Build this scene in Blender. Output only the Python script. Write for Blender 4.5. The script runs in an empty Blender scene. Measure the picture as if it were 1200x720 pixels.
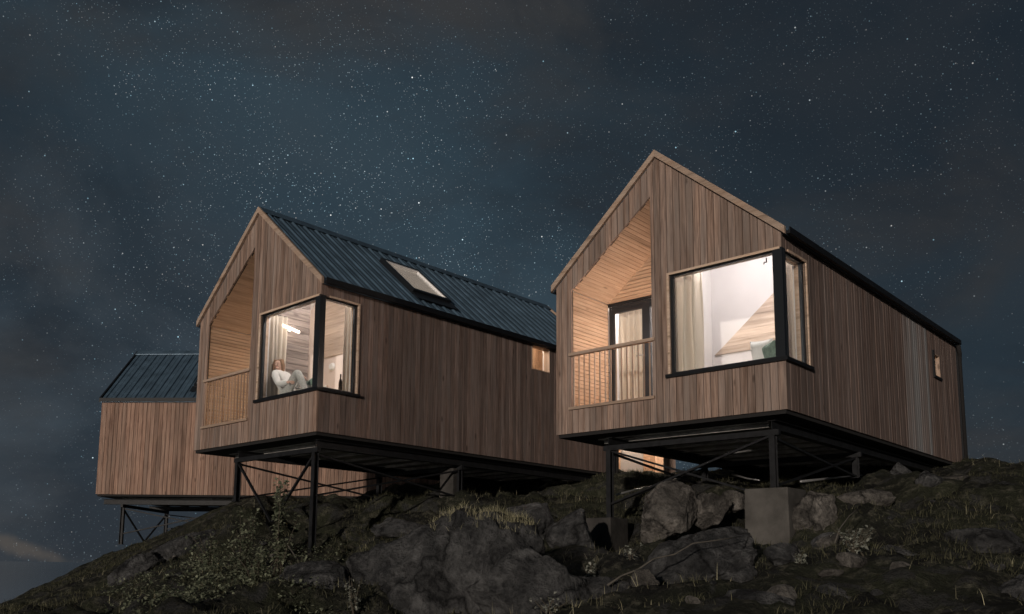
import bpy, bmesh, math, random
import numpy as np
from mathutils import Vector, Matrix, noise as mnoise
random.seed(7); rng = np.random.default_rng(7)
C = bpy.context.scene.collection
R_ = math.radians

# ------------------------------------------------------------------ camera
sc = bpy.context.scene
F, CX, CY, PITCH, ROLL = 1042.69, 538.86, 517.69, 0.139398, 0.0145593
def cam_axes():
    cp, sp = math.cos(PITCH), math.sin(PITCH)
    fw = np.array([0, cp, sp]); up = np.array([0, -sp, cp]); rt = np.array([1.0, 0, 0])
    c, s = math.cos(ROLL), math.sin(ROLL)
    return rt*c+up*s, up*c-rt*s, fw
RT, UP, FW = cam_axes()
cd = bpy.data.cameras.new('camera'); cam = bpy.data.objects.new('camera', cd); C.objects.link(cam)
cd.sensor_width = 36; cd.lens = F/1200*36; cd.clip_end = 60000; cd.clip_start = 0.05
cd.shift_x = (600-CX)/1200; cd.shift_y = (CY-360)/1200
cam.matrix_world = Matrix([[RT[0], UP[0], -FW[0], 0], [RT[1], UP[1], -FW[1], 0], [RT[2], UP[2], -FW[2], 0], [0, 0, 0, 1]])
sc.camera = cam
def at(px, py, depth):
    """surveyed point: bearing measured in the photograph, distance north in metres"""
    d = FW + RT*(px-CX)/F - UP*(py-CY)/F
    return d*(depth/d[1])

# ------------------------------------------------------------------ node helpers
def N(nt, t, **kw):
    n = nt.nodes.new(t)
    for k, v in kw.items():
        if k in n.inputs.keys() and not hasattr(n, k): n.inputs[k].default_value = v
        else: setattr(n, k, v)
    return n
def setin(n, **kw):
    for k, v in kw.items(): n.inputs[k.replace('_', ' ')].default_value = v
    return n
def math_(nt, op, a, b=None, clamp=False):
    n = nt.nodes.new('ShaderNodeMath'); n.operation = op; n.use_clamp = clamp
    for i, v in enumerate((a, b)):
        if v is None: continue
        if isinstance(v, (int, float)): n.inputs[i].default_value = v
        else: nt.links.new(v, n.inputs[i])
    return n.outputs[0]
def mix(nt, fac, a, b, blend='MIX'):
    n = nt.nodes.new('ShaderNodeMix'); n.data_type = 'RGBA'; n.blend_type = blend
    for i, v in ((0, fac), (6, a), (7, b)):
        if isinstance(v, (int, float)): n.inputs[i].default_value = v
        elif isinstance(v, tuple): n.inputs[i].default_value = v if len(v) == 4 else v+(1,)
        else: nt.links.new(v, n.inputs[i])
    return n.outputs[2]
def ramp(nt, fac, stops, interp='LINEAR'):
    n = nt.nodes.new('ShaderNodeValToRGB'); cr = n.color_ramp; cr.interpolation = interp
    while len(cr.elements) < len(stops): cr.elements.new(0.5)
    for e, (p, c) in zip(cr.elements, stops):
        e.position = p; e.color = (c, c, c, 1) if isinstance(c, (int, float)) else c+(1,)
    nt.links.new(fac, n.inputs[0]); return n.outputs[0]
def noise_(nt, vec, scale, detail=4, rough=.5, dist=0):
    n = nt.nodes.new('ShaderNodeTexNoise')
    n.inputs['Scale'].default_value = scale; n.inputs['Detail'].default_value = detail
    n.inputs['Roughness'].default_value = rough; n.inputs['Distortion'].default_value = dist
    if vec is not None: nt.links.new(vec, n.inputs['Vector'])
    return n.outputs['Fac']
def mapping(nt, vec, scale=(1, 1, 1), rot=(0, 0, 0), loc=(0, 0, 0)):
    n = nt.nodes.new('ShaderNodeMapping'); n.inputs['Scale'].default_value = scale
    n.inputs['Rotation'].default_value = rot; n.inputs['Location'].default_value = loc
    nt.links.new(vec, n.inputs['Vector']); return n.outputs[0]

# ------------------------------------------------------------------ night sky
world = bpy.data.worlds.new('World'); sc.world = world; world.use_nodes = True
wt = world.node_tree; wt.nodes.clear()
wo = wt.nodes.new('ShaderNodeOutputWorld'); bg = wt.nodes.new('ShaderNodeBackground')
wt.links.new(bg.outputs[0], wo.inputs[0]); bg.inputs[1].default_value = 1.0
tc = wt.nodes.new('ShaderNodeTexCoord'); D = tc.outputs['Generated']
sep = wt.nodes.new('ShaderNodeSeparateXYZ'); wt.links.new(D, sep.inputs[0])
X, Y, Z = sep.outputs
base = ramp(wt, Z, [(0.0, (.048, .060, .073)), (.12, (.048, .064, .080)), (.28, (.032, .047, .062)), (.45, (.0135, .0235, .034)), (1, (.008, .015, .023))])
# warm-grey veil of thin cloud, patchy
n1 = noise_(wt, mapping(wt, D, (1.6, 1.6, 3.2), (0, .5, 0)), 1.7, 5, .55, .4)
v1 = ramp(wt, n1, [(.42, 0.0), (.72, .75)])
base = mix(wt, v1, base, (.042, .042, .045))
# darker neutral cloud bank to the right
side = math_(wt, 'ADD', math_(wt, 'MULTIPLY', X, 1.6), math_(wt, 'MULTIPLY', noise_(wt, D, 2.3, 4, .5, .3), .9))
v2 = ramp(wt, side, [(.48, 0.0), (.95, .85)])
base = mix(wt, v2, base, (.0165, .020, .0255))
n3 = noise_(wt, mapping(wt, D, (1, 1, 2.2), (0, -.6, .3)), 3.1, 6, .55, .5)
base = mix(wt, ramp(wt, n3, [(.46, 0.0), (.70, .70)]), base, (.042, .0405, .040))
cloud_n = ramp(wt, n3, [(.46, 0.0), (.66, 1.0)])
n5 = noise_(wt, mapping(wt, D, (1, 1, 1.4), (.2, .4, 0), (3, 1, 2)), 4.5, 6, .6, .6)
base = mix(wt, ramp(wt, n5, [(.40, .55), (.58, 0.0)]), base, (.008, .014, .022))
# one small low cloud over the water on the left, warm from lights far away
ex = math_(wt, 'DIVIDE', math_(wt, 'ADD', X, .432), .055)
ez = math_(wt, 'DIVIDE', math_(wt, 'ADD', math_(wt, 'ADD', Z, -.010), math_(wt, 'MULTIPLY', math_(wt, 'ADD', X, .432), .35)), .012)
er = math_(wt, 'SQRT', math_(wt, 'ADD', math_(wt, 'MULTIPLY', ex, ex), math_(wt, 'MULTIPLY', ez, ez)))
er = math_(wt, 'ADD', er, math_(wt, 'MULTIPLY', math_(wt, 'SUBTRACT', noise_(wt, D, 28, 4, .6), .5), 1.4))
base = mix(wt, ramp(wt, er, [(.15, .75), (1.0, 0.0)], 'EASE'), base, (.088, .076, .066))
def stars(scale, rad, tint_pow, gain, mask=None, seed=0.0):
    mp = mapping(wt, D, (1, 1, 1), (seed, seed*1.7, seed*.6), (seed, 0, seed))
    v = wt.nodes.new('ShaderNodeTexVoronoi'); v.feature = 'F1'; v.inputs['Scale'].default_value = scale
    wt.links.new(mp, v.inputs['Vector'])
    f = math_(wt, 'SUBTRACT', 1.0, math_(wt, 'DIVIDE', v.outputs['Distance'], rad), True)
    f = math_(wt, 'MULTIPLY', f, 1.6, True)
    sc_ = wt.nodes.new('ShaderNodeSeparateColor'); wt.links.new(v.outputs['Color'], sc_.inputs[0])
    b = math_(wt, 'POWER', sc_.outputs[0], tint_pow)
    s = math_(wt, 'MULTIPLY', math_(wt, 'MULTIPLY', f, b), gain)
    if mask is not None: s = math_(wt, 'MULTIPLY', s, mask)
    col = mix(wt, sc_.outputs[1], (.45, .82, 1.0), (1.0, .95, .90))
    return mix(wt, 1.0, col, s, 'MULTIPLY')
# milky way band: rises from the horizon in the middle towards upper left
band = math_(wt, 'ADD', math_(wt, 'ADD', X, math_(wt, 'MULTIPLY', Z, 1.75)), math_(wt, 'MULTIPLY', noise_(wt, D, 4, 3, .6), .35))
band = math_(wt, 'ABSOLUTE', math_(wt, 'ADD', band, -.84))
bm_ = ramp(wt, band, [(0.0, 1.0), (.14, .75), (.42, .30), (.9, .10)])
cl = ramp(wt, noise_(wt, D, 8, 5, .7), [(.38, .04), (.64, 1.0)])
veil = math_(wt, 'MULTIPLY', math_(wt, 'SUBTRACT', 1.0, math_(wt, 'MULTIPLY', v2, .45)), math_(wt, 'SUBTRACT', 1.0, math_(wt, 'MULTIPLY', cloud_n, .85)))
mk = math_(wt, 'MULTIPLY', math_(wt, 'ADD', math_(wt, 'MULTIPLY', bm_, cl), math_(wt, 'MULTIPLY', cl, .14)), veil)
st = stars(420, .21, 1.6, .85, mk, .3)
st = mix(wt, 1.0, st, stars(210, .155, 2.6, .9, math_(wt, 'ADD', mk, math_(wt, 'MULTIPLY', veil, .15)), 1.1), 'ADD')
st = mix(wt, 1.0, st, stars(80, .070, 3.2, 1.9, math_(wt, 'ADD', mk, math_(wt, 'MULTIPLY', veil, .4)), 2.3), 'ADD')
glow = mix(wt, math_(wt, 'MULTIPLY', math_(wt, 'MULTIPLY', bm_, veil), .62, True), base, (.038, .066, .088))
sky = mix(wt, 1.0, glow, st, 'ADD')
wt.links.new(sky, bg.inputs[0])

# moon (the one lamp outside): low, a little left of the camera's back
moon_d = bpy.data.lights.new('moonlight', 'SUN'); moon = bpy.data.objects.new('moonlight', moon_d); C.objects.link(moon)
moon_d.energy = 1.95; moon_d.angle = R_(1.2); moon_d.color = (1.0, .88, .77)
MEL, MAZ = R_(6.5), R_(24.5)
to_moon = Vector((-math.sin(MAZ)*math.cos(MEL), -math.cos(MAZ)*math.cos(MEL), math.sin(MEL)))
moon.rotation_euler = to_moon.to_track_quat('Z', 'Y').to_euler()

vs = sc.view_settings; vs.view_transform = 'Standard'; vs.look = 'None'; vs.exposure = 0; vs.gamma = 1; vs.use_curve_mapping = False
sc.render.engine = 'CYCLES'
try:
    sc.cycles.max_bounces = 7; sc.cycles.diffuse_bounces = 4; sc.cycles.transparent_max_bounces = 12
    sc.cycles.sample_clamp_indirect = 4.0
except Exception: pass

# ------------------------------------------------------------------ materials
def newmat(name):
    m = bpy.data.materials.new(name); m.use_nodes = True
    nt = m.node_tree; p = nt.nodes['Principled BSDF']; return m, nt, p
def bump(nt, p, h, strength, dist):
    b = nt.nodes.new('ShaderNodeBump'); b.inputs['Strength'].default_value = strength; b.inputs['Distance'].default_value = dist
    nt.links.new(h, b.inputs['Height']); nt.links.new(b.outputs[0], p.inputs['Normal'])
def wood(name, dark, light, grey, grain_axis=2, greyamt=.5, rough=.75):
    """cladding: every board carries a random 'tint' that shifts its tone and its grain"""
    m, nt, p = newmat(name)
    t = nt.nodes.new('ShaderNodeAttribute'); t.attribute_name = 'tint'; T = t.outputs['Fac']
    g = nt.nodes.new('ShaderNodeTexCoord').outputs['Object']
    off = nt.nodes.new('ShaderNodeCombineXYZ'); k = math_(nt, 'MULTIPLY', T, 37.0)
    for i in range(3): nt.links.new(k, off.inputs[i])
    ad = nt.nodes.new('ShaderNodeVectorMath'); ad.operation = 'ADD'; nt.links.new(g, ad.inputs[0]); nt.links.new(off.outputs[0], ad.inputs[1])
    V = ad.outputs[0]; s = [34, 34, 34]; s[grain_axis] = 1.6
    gr = noise_(nt, mapping(nt, V, tuple(s)), 1.0, 6, .65, .6)
    s2 = [7, 7, 7]; s2[grain_axis] = .8
    pt = noise_(nt, mapping(nt, V, tuple(s2)), 1.0, 3, .5)
    c = mix(nt, ramp(nt, gr, [(.34, 0.0), (.66, 1.0)]), dark, light)
    c = mix(nt, math_(nt, 'MULTIPLY', ramp(nt, pt, [(.35, 0.0), (.7, 1.0)]), greyamt), c, grey)
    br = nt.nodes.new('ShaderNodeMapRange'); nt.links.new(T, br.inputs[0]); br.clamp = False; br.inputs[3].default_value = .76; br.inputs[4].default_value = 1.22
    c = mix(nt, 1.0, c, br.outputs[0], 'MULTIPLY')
    # knots
    s3 = [9, 9, 9]; s3[grain_axis] = 3.0
    vo = nt.nodes.new('ShaderNodeTexVoronoi'); nt.links.new(mapping(nt, V, tuple(s3)), vo.inputs['Vector']); vo.inputs['Scale'].default_value = .42
    kn = ramp(nt, vo.outputs['Distance'], [(.0, 1.0), (.05, .9), (.10, 0.0)])
    c = mix(nt, math_(nt, 'MULTIPLY', kn, .7), c, tuple(x*.32 for x in dark))
    c = mix(nt, math_(nt, 'MULTIPLY', math_(nt, 'SUBTRACT', T, 1.0), 2.5, True), c, (.27, .275, .28))     # boards with the highest tints turn grey
    # rain streaks and dark drip stains, uneven
    s4 = [11, 11, 11]; s4[grain_axis] = .55
    stn = ramp(nt, noise_(nt, mapping(nt, g, tuple(s4), (0, 0, 0), (3, 5, 1)), 1.0, 5, .6), [(.30, .55), (.50, 0.0)])
    c = mix(nt, stn, c, tuple(x*.45 for x in dark))
    nt.links.new(c, p.inputs['Base Color']); p.inputs['Roughness'].default_value = rough; p.inputs['Specular IOR Level'].default_value = .25
    bump(nt, p, gr, .35, .006)
    return m
M = {}
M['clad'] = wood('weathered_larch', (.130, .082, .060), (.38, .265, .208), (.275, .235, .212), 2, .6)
M['clad_shaded'] = wood('weathered_larch_shaded', (.105, .069, .056), (.27, .192, .162), (.205, .176, .165), 2, .6)  # same larch, darkened: shade on the side walls put into the colour
M['clad_warm'] = wood('warm_larch', (.145, .080, .056), (.42, .265, .195), (.28, .21, .17), 2, .5)
M['lining'] = wood('fresh_pine_lining', (.40, .26, .17), (.60, .43, .30), (.52, .39, .29), 0, .3, .6)
M['lining_y'] = wood('fresh_pine_lining_cross', (.36, .22, .14), (.56, .38, .25), (.46, .33, .23), 1, .3, .6)
M['trim'] = wood('pale_trim_board', (.27, .18, .125), (.44, .32, .24), (.34, .29, .25), 1, .5)
M['casing'] = wood('pale_window_casing', (.42, .29, .20), (.62, .47, .36), (.5, .42, .35), 1, .4)  # trim wood lightened: glow of the inside lamp put into the colour
M['trimz'] = wood('pale_trim_post', (.27, .18, .125), (.44, .32, .24), (.34, .29, .25), 2, .5)
M['panel_dark'] = wood('dark_interior_boards', (.13, .10, .085), (.34, .28, .245), (.22, .19, .175), 0, .5, .35)
M['panel_pale'] = wood('pale_interior_boards', (.42, .32, .25), (.62, .50, .41), (.52, .43, .36), 1, .3, .5)
def plain(name, col, rough=.6, metal=0, spec=.5, nscale=0, namt=.2, bmp=0, bscale=30, emit=None, estr=0):
    m, nt, p = newmat(name)
    p.inputs['Roughness'].default_value = rough; p.inputs['Metallic'].default_value = metal; p.inputs['Specular IOR Level'].default_value = spec
    p.inputs['Base Color'].default_value = col+(1,)
    g = nt.nodes.new('ShaderNodeTexCoord').outputs['Object']
    if nscale:
        f = noise_(nt, g, nscale, 5, .6)
        nt.links.new(mix(nt, ramp(nt, f, [(.3, 0.0), (.75, 1.0)]), tuple(c*(1-namt) for c in col), tuple(min(1, c*(1+namt)) for c in col)), p.inputs['Base Color'])
    if bmp: bump(nt, p, noise_(nt, g, bscale, 5, .6), bmp, .02)
    if emit: p.inputs['Emission Color'].default_value = emit+(1,); p.inputs['Emission Strength'].default_value = estr
    return m
M['roof'] = plain('blue_grey_sheet_metal', (.095, .150, .205), .40, .35, .5, 3.0, .35)
M['dark_metal'] = plain('black_trim_metal', (.008, .009, .011), .55, .0, .25, 6, .3)
M['steel'] = plain('painted_steel', (.014, .0145, .016), .55, .0, .2, 9, .5, .1, 40)
M['galv'] = plain('galvanised_pipe', (.42, .42, .42), .4, .7, .5, 9, .2)
M['under'] = plain('floor_underside_board', (.36, .35, .33), .8, 0, .3, 2.2, .6, .2, 14)
M['concrete_dark'] = plain('dark_concrete', (.045, .042, .039), .9, 0, .2, 3, .5, .5, 22)  # darker tone for the left and rear footings
M['membrane'] = plain('black_membrane', (.012, .011, .011), .9)
M['frame'] = plain('black_window_frame', (.020, .023, .027), .35, .3, .5)
M['white'] = plain('white_painted_board', (.80, .775, .76), .6, 0, .3, 1.5, .05)
M['ceil'] = plain('matt_warm_white_board', (.66, .63, .625), .7, 0, .2, 1.5, .05)
M['pinkwhite'] = plain('pale_pink_plaster', (.72, .62, .57), .6, 0, .3, 2, .04)
M['floor_in'] = plain('oiled_floor', (.45, .33, .22), .5, 0, .4, 4, .2)
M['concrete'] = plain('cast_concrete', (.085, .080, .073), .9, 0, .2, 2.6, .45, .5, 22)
M['mattress'] = plain('white_bench_mattress', (.78, .76, .73), .85, 0, .2, 5, .05)
M['green_cloth'] = plain('green_cushion_cloth', (.17, .23, .19), .9, 0, .2, 25, .3)
M['white_cloth'] = plain('white_cushion_cloth', (.75, .74, .71), .9, 0, .2, 9, .08)
M['door_grey'] = plain('grey_door_leaf', (.30, .29, .28), .5, 0, .4, 2, .1)
M['lampwhite'] = plain('lamp_housing', (.8, .8, .78), .4)
M['bulb'] = plain('lit_bulb', (1, .9, .8), .4, emit=(1.0, .84, .70), estr=4)
M['skin'] = plain('skin', (.62, .40, .31), .55)
M['hair'] = plain('light_brown_hair', (.22, .12, .065), .55, 0, .4, 60, .5)
M['sweater'] = plain('white_wool_sweater', (.74, .72, .69), .9, 0, .2, 60, .12, .3, 120)
M['trousers'] = plain('pale_grey_trousers', (.46, .45, .42), .9, 0, .2, 40, .3)
M['lip'] = plain('lips', (.45, .16, .14), .5)
M['eye'] = plain('dark_eyes', (.03, .02, .02), .3)
def curtain_mat():
    m, nt, p = newmat('linen_curtain')
    g = nt.nodes.new('ShaderNodeTexCoord').outputs['Object']
    f = noise_(nt, mapping(nt, g, (40, 40, 3)), 1, 4, .6)
    nt.links.new(mix(nt, f, (.68, .60, .50), (.86, .79, .69)), p.inputs['Base Color'])
    p.inputs['Roughness'].default_value = .9
    tr = nt.nodes.new('ShaderNodeBsdfTranslucent'); tr.inputs[0].default_value = (.90, .85, .80, 1)
    mx = nt.nodes.new('ShaderNodeMixShader'); mx.inputs[0].default_value = .45
    nt.links.new(p.outputs[0], mx.inputs[1]); nt.links.new(tr.outputs[0], mx.inputs[2])
    nt.links.new(mx.outputs[0], nt.nodes['Material Output'].inputs[0]); return m
M['curtain'] = curtain_mat()
def glass_mat():
    m, nt, p = newmat('window_glass')
    gl = nt.nodes.new('ShaderNodeBsdfGlossy'); gl.inputs['Roughness'].default_value = .02; gl.inputs['Color'].default_value = (.9, .95, 1, 1)
    tr = nt.nodes.new('ShaderNodeBsdfTransparent'); tr.inputs[0].default_value = (.96, .97, .97, 1)
    lw = nt.nodes.new('ShaderNodeLayerWeight'); lw.inputs[0].default_value = .5       # Schlick: the same from either face of the pane
    fr = math_(nt, 'ADD', math_(nt, 'MULTIPLY', math_(nt, 'POWER', lw.outputs['Facing'], 5.0), .95), .03)
    mx = nt.nodes.new('ShaderNodeMixShader'); nt.links.new(fr, mx.inputs[0])
    nt.links.new(tr.outputs[0], mx.inputs[1]); nt.links.new(gl.outputs[0], mx.inputs[2])
    nt.links.new(mx.outputs[0], nt.nodes['Material Output'].inputs[0]); return m
M['glass'] = glass_mat()
def ground_mat():
    m, nt, p = newmat('mossy_hillside')
    g = nt.nodes.new('ShaderNodeNewGeometry'); P = g.outputs['Position']
    a = noise_(nt, P, .9, 6, .6, .3); b = noise_(nt, P, 6, 8, .7); c2 = noise_(nt, P, 28, 6, .7)
    c = mix(nt, ramp(nt, a, [(.38, 0.0), (.62, 1.0)]), (.013, .013, .012), (.046, .050, .030))
    c = mix(nt, ramp(nt, b, [(.50, 0.0), (.68, 1.0)]), c, (.15, .142, .108))
    d_ = noise_(nt, P, 1.6, 7, .65, .8)
    c = mix(nt, ramp(nt, d_, [(.54, 0.0), (.60, .9)]), c, (.055, .055, .054))                           # bare bedrock showing through
    c = mix(nt, ramp(nt, c2, [(.3, .65), (.6, 0.0)]), c, (.010, .010, .009))
    nt.links.new(c, p.inputs['Base Color']); p.inputs['Roughness'].default_value = .95; p.inputs['Specular IOR Level'].default_value = .15
    bump(nt, p, math_(nt, 'ADD', b, math_(nt, 'MULTIPLY', c2, .4)), .9, .12)
    return m
M['ground'] = ground_mat()
def rock_mat(name, lo, hi):
    m, nt, p = newmat(name)
    P = nt.nodes.new('ShaderNodeNewGeometry').outputs['Position']
    a = noise_(nt, P, 2.1, 8, .65, .5); b = noise_(nt, P, 17, 8, .7); c3 = noise_(nt, P, 4.0, 7, .68, .2)
    c = mix(nt, ramp(nt, a, [(.35, 0.0), (.68, 1.0)]), lo, hi)
    c = mix(nt, ramp(nt, b, [(.35, .6), (.55, 0.0)]), c, tuple(x*.35 for x in lo))
    c = mix(nt, ramp(nt, c3, [(.50, 0.0), (.78, .7)]), c, tuple(min(1, x*2.0) for x in hi))
    vo = nt.nodes.new('ShaderNodeTexVoronoi'); vo.feature = 'DISTANCE_TO_EDGE'; vo.inputs['Scale'].default_value = .75
    wv = nt.nodes.new('ShaderNodeVectorMath'); wv.operation = 'ADD'; nz = nt.nodes.new('ShaderNodeTexNoise'); nz.inputs['Scale'].default_value = 1.7; nz.inputs['Detail'].default_value = 5
    nt.links.new(P, nz.inputs['Vector']); nt.links.new(P, wv.inputs[0]); nt.links.new(nz.outputs['Color'], wv.inputs[1]); nt.links.new(wv.outputs[0], vo.inputs['Vector'])
    crack = ramp(nt, vo.outputs['Distance'], [(.0, .1), (.012, .5), (.05, 1.0)])
    nt.links.new(mix(nt, crack, tuple(x*.3 for x in lo), c), p.inputs['Base Color'])
    p.inputs['Roughness'].default_value = .9; p.inputs['Specular IOR Level'].default_value = .25
    h = math_(nt, 'ADD', math_(nt, 'ADD', a, math_(nt, 'MULTIPLY', b, .35)), math_(nt, 'MULTIPLY', crack, .12))
    bump(nt, p, h, 1.0, .30); return m
M['rock'] = rock_mat('dark_lichen_rock', (.020, .021, .023), (.14, .14, .14))
M['rock_pale'] = rock_mat('pale_granite', (.055, .050, .045), (.27, .25, .225))
def blade_mat(name, a, b):
    m, nt, p = newmat(name)
    t = nt.nodes.new('ShaderNodeAttribute'); t.attribute_name = 'tint'
    nt.links.new(mix(nt, t.outputs['Fac'], a, b), p.inputs['Base Color']); p.inputs['Roughness'].default_value = .8; p.inputs['Specular IOR Level'].default_value = .2
    tr = nt.nodes.new('ShaderNodeBsdfTranslucent'); nt.links.new(mix(nt, t.outputs['Fac'], a, b), tr.inputs[0])
    mx = nt.nodes.new('ShaderNodeMixShader'); mx.inputs[0].default_value = .3
    nt.links.new(p.outputs[0], mx.inputs[1]); nt.links.new(tr.outputs[0], mx.inputs[2]); nt.links.new(mx.outputs[0], nt.nodes['Material Output'].inputs[0])
    return m
M['grass'] = blade_mat('dark_grass_blades', (.025, .028, .015), (.14, .135, .082))
M['dry'] = blade_mat('dry_and_rimlit_blades', (.20, .19, .11), (.58, .54, .36))  # dry stalks; on the boulder crown the pale tone stands for rim light
M['leaf'] = blade_mat('shrub_leaves', (.045, .06, .035), (.30, .32, .22))
M['leafpale'] = blade_mat('pale_plant_leaves', (.14, .15, .12), (.42, .43, .37))
M['stem'] = plain('plant_stem', (.06, .05, .035), .9)
M['stick'] = plain('bleached_stick', (.11, .10, .085), .9, 0, .2, 9, .3)
def sea_mat():
    m, nt, p = newmat('night_sea'); p.inputs['Base Color'].default_value = (.85, .88, .92, 1); p.inputs['Metallic'].default_value = .85; p.inputs['Roughness'].default_value = .12
    P = nt.nodes.new('ShaderNodeNewGeometry').outputs['Position']; return m
M['sea'] = sea_mat()

# ------------------------------------------------------------------ mesh helpers
class MB:
    def __init__(s): s.v = []; s.f = []; s.t = []; s.tt = .5
    def hexa(s, p):           # 8 points: bottom 4 ccw, top 4 ccw
        b = len(s.v); s.v += [tuple(map(float, q)) for q in p]
        for q in ((0, 3, 2, 1), (4, 5, 6, 7), (0, 1, 5, 4), (1, 2, 6, 5), (2, 3, 7, 6), (3, 0, 4, 7)):
            s.f.append(tuple(b+i for i in q)); s.t.append(s.tt)
    def box(s, x0, x1, y0, y1, z0, z1):
        s.hexa([(x0, y0, z0), (x1, y0, z0), (x1, y1, z0), (x0, y1, z0), (x0, y0, z1), (x1, y0, z1), (x1, y1, z1), (x0, y1, z1)])
    def quad(s, *p):
        b = len(s.v); s.v += [tuple(map(float, q)) for q in p]; s.f.append(tuple(range(b, b+len(p)))); s.t.append(s.tt)
    def bar(s, a, b, w, h=None):
        a = Vector(a); b = Vector(b); h = h or w; d = (b-a).normalized()
        up = Vector((0, 0, 1)) if abs(d.z) < .95 else Vector((1, 0, 0))
        r = d.cross(up).normalized()*w/2; u = r.cross(d).normalized()*h/2
        s.hexa([a-r-u, a+r-u, b+r-u, b-r-u, a-r+u, a+r+u, b+r+u, b-r+u])
    def ibar(s, a, b, w, t=.008):   # H section
        a = Vector(a); b = Vector(b); d = (b-a).normalized()
        up = Vector((0, 0, 1)) if abs(d.z) < .95 else Vector((1, 0, 0))
        r = d.cross(up).normalized(); u = r.cross(d).normalized()
        for o in (-1, 1): s.bar(a+u*o*w/2, b+u*o*w/2, w, t) if abs(d.z) < .95 else s._slab(a+u*o*w/2, b+u*o*w/2, r*w/2, u*t/2)
        s._slab(a, b, r*t/2, u*(w/2-t))
    def _slab(s, a, b, r, u): s.hexa([a-r-u, a+r-u, b+r-u, b-r-u, a-r+u, a+r+u, b+r+u, b-r+u])
    def tube(s, pts, rad, n=8):
        pts = [Vector(p) for p in pts]; rad = rad if isinstance(rad, (list, tuple)) else [rad]*len(pts); b0 = len(s.v)
        for i, p in enumerate(pts):
            d = (pts[min(i+1, len(pts)-1)]-pts[max(i-1, 0)]).normalized()
            up = Vector((0, 0, 1)) if abs(d.z) < .9 else Vector((1, 0, 0)); r = d.cross(up).normalized(); u = r.cross(d)
            for k in range(n):
                a = 2*math.pi*k/n; s.v.append(tuple(p+r*math.cos(a)*rad[i]+u*math.sin(a)*rad[i]))
        for i in range(len(pts)-1):
            for k in range(n):
                s.f.append((b0+i*n+k, b0+i*n+(k+1) % n, b0+(i+1)*n+(k+1) % n, b0+(i+1)*n+k)); s.t.append(s.tt)
        s.f.append(tuple(b0+k for k in range(n))[::-1]); s.t.append(s.tt)
        s.f.append(tuple(b0+(len(pts)-1)*n+k for k in range(n))); s.t.append(s.tt)
    def build(s, name, mat, parent=None, smooth=False, bevel=0):
        me = bpy.data.meshes.new(name); me.from_pydata(s.v, [], s.f)
        at_ = me.attributes.new('tint', 'FLOAT', 'FACE'); at_.data.foreach_set('value', s.t)
        me.materials.append(M[mat]); me.validate(); me.update()
        bm = bmesh.new(); bm.from_mesh(me); bmesh.ops.recalc_face_normals(bm, faces=bm.faces); bm.to_mesh(me); bm.free()
        if smooth: me.polygons.foreach_set('use_smooth', [True]*len(me.polygons))
        o = bpy.data.objects.new(name, me); C.objects.link(o)
        if parent: o.parent = parent
        if bevel:
            b = o.modifiers.new('edge', 'BEVEL'); b.width = bevel; b.segments = 2; b.limit_method = 'ANGLE'
        return o
def tag(o, label=None, cat=None, group=None, kind=None):
    for k, v in (('label', label), ('category', cat), ('group', group), ('kind', kind)):
        if v: o[k] = v
    return o
def empty(name, loc, rz=0):
    o = bpy.data.objects.new(name, None); C.objects.link(o); o.location = loc; o.rotation_euler = (0, 0, rz); o.empty_display_size = .3; return o

def slabs(a0, a1, pitch, gap, lo, hi, holes, breaks, emit, seedtones=None, jitter=.0025):
    """vertical boards between a0 and a1: lo(a), hi(a) bound them, holes is a list of (a0,a1,lo,hi); emit(aL,aR,(zl,zr),(tl,tr),depth,tone)"""
    n = max(1, round((a1-a0)/pitch)); p = (a1-a0)/n
    ev = sorted(set([b for b in breaks if a0 < b < a1]+[h[i] for h in holes for i in (0, 1) if a0 < h[i] < a1]))
    for i in range(n):
        L, R = a0+i*p+(gap/2 if i else 0), a0+(i+1)*p-(gap/2 if i < n-1 else 0)
        tone = random.random() if seedtones is None else seedtones(a0+(i+.5)*p, random.random()); dep = random.uniform(-jitter, jitter)
        cuts = [L]+[e for e in ev if L+1e-4 < e < R-1e-4]+[R]
        for l, r in zip(cuts[:-1], cuts[1:]):
            m = (l+r)/2; hs = sorted([h for h in holes if h[0] < m < h[1]], key=lambda h: h[2](m))
            cur = lo
            for h in hs:
                if h[2](m)-cur(m) > .01: emit(l, r, (cur(l), cur(r)), (h[2](l), h[2](r)), dep, tone)
                cur = h[3]
            if hi(m)-cur(m) > .01: emit(l, r, (cur(l), cur(r)), (hi(l), hi(r)), dep, tone)

# ------------------------------------------------------------------ cabins (local x: length, y: width to the left, z: up)
W, H, RR, L = 4.0, 2.637, 1.749, 8.426
SL = RR/(W/2)
hr = lambda y: H+SL*min(y, W-y)
OP = (2.12, 3.68, .42)                                   # balcony opening
oph = lambda y: 2.46+(3.68-y)*.79
Z0, Z1 = .74, 2.31                                       # window sill and head
const = lambda c: (lambda a: c)

def side_hexa(mb, x0, x1, zb, zt, y0, y1): 
    mb.hexa([(x0, y0, zb[0]), (x1, y0, zb[1]), (x1, y1, zb[1]), (x0, y1, zb[0]), (x0, y0, zt[0]), (x1, y0, zt[1]), (x1, y1, zt[1]), (x0, y1, zt[0])])
def front_hexa(mb, y0, y1, zb, zt, x0, x1):
    mb.hexa([(x0, y0, zb[0]), (x1, y0, zb[0]), (x1, y1, zb[1]), (x0, y1, zb[1]), (x0, y0, zt[0]), (x1, y0, zt[0]), (x1, y1, zt[1]), (x0, y1, zt[1])])

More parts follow.
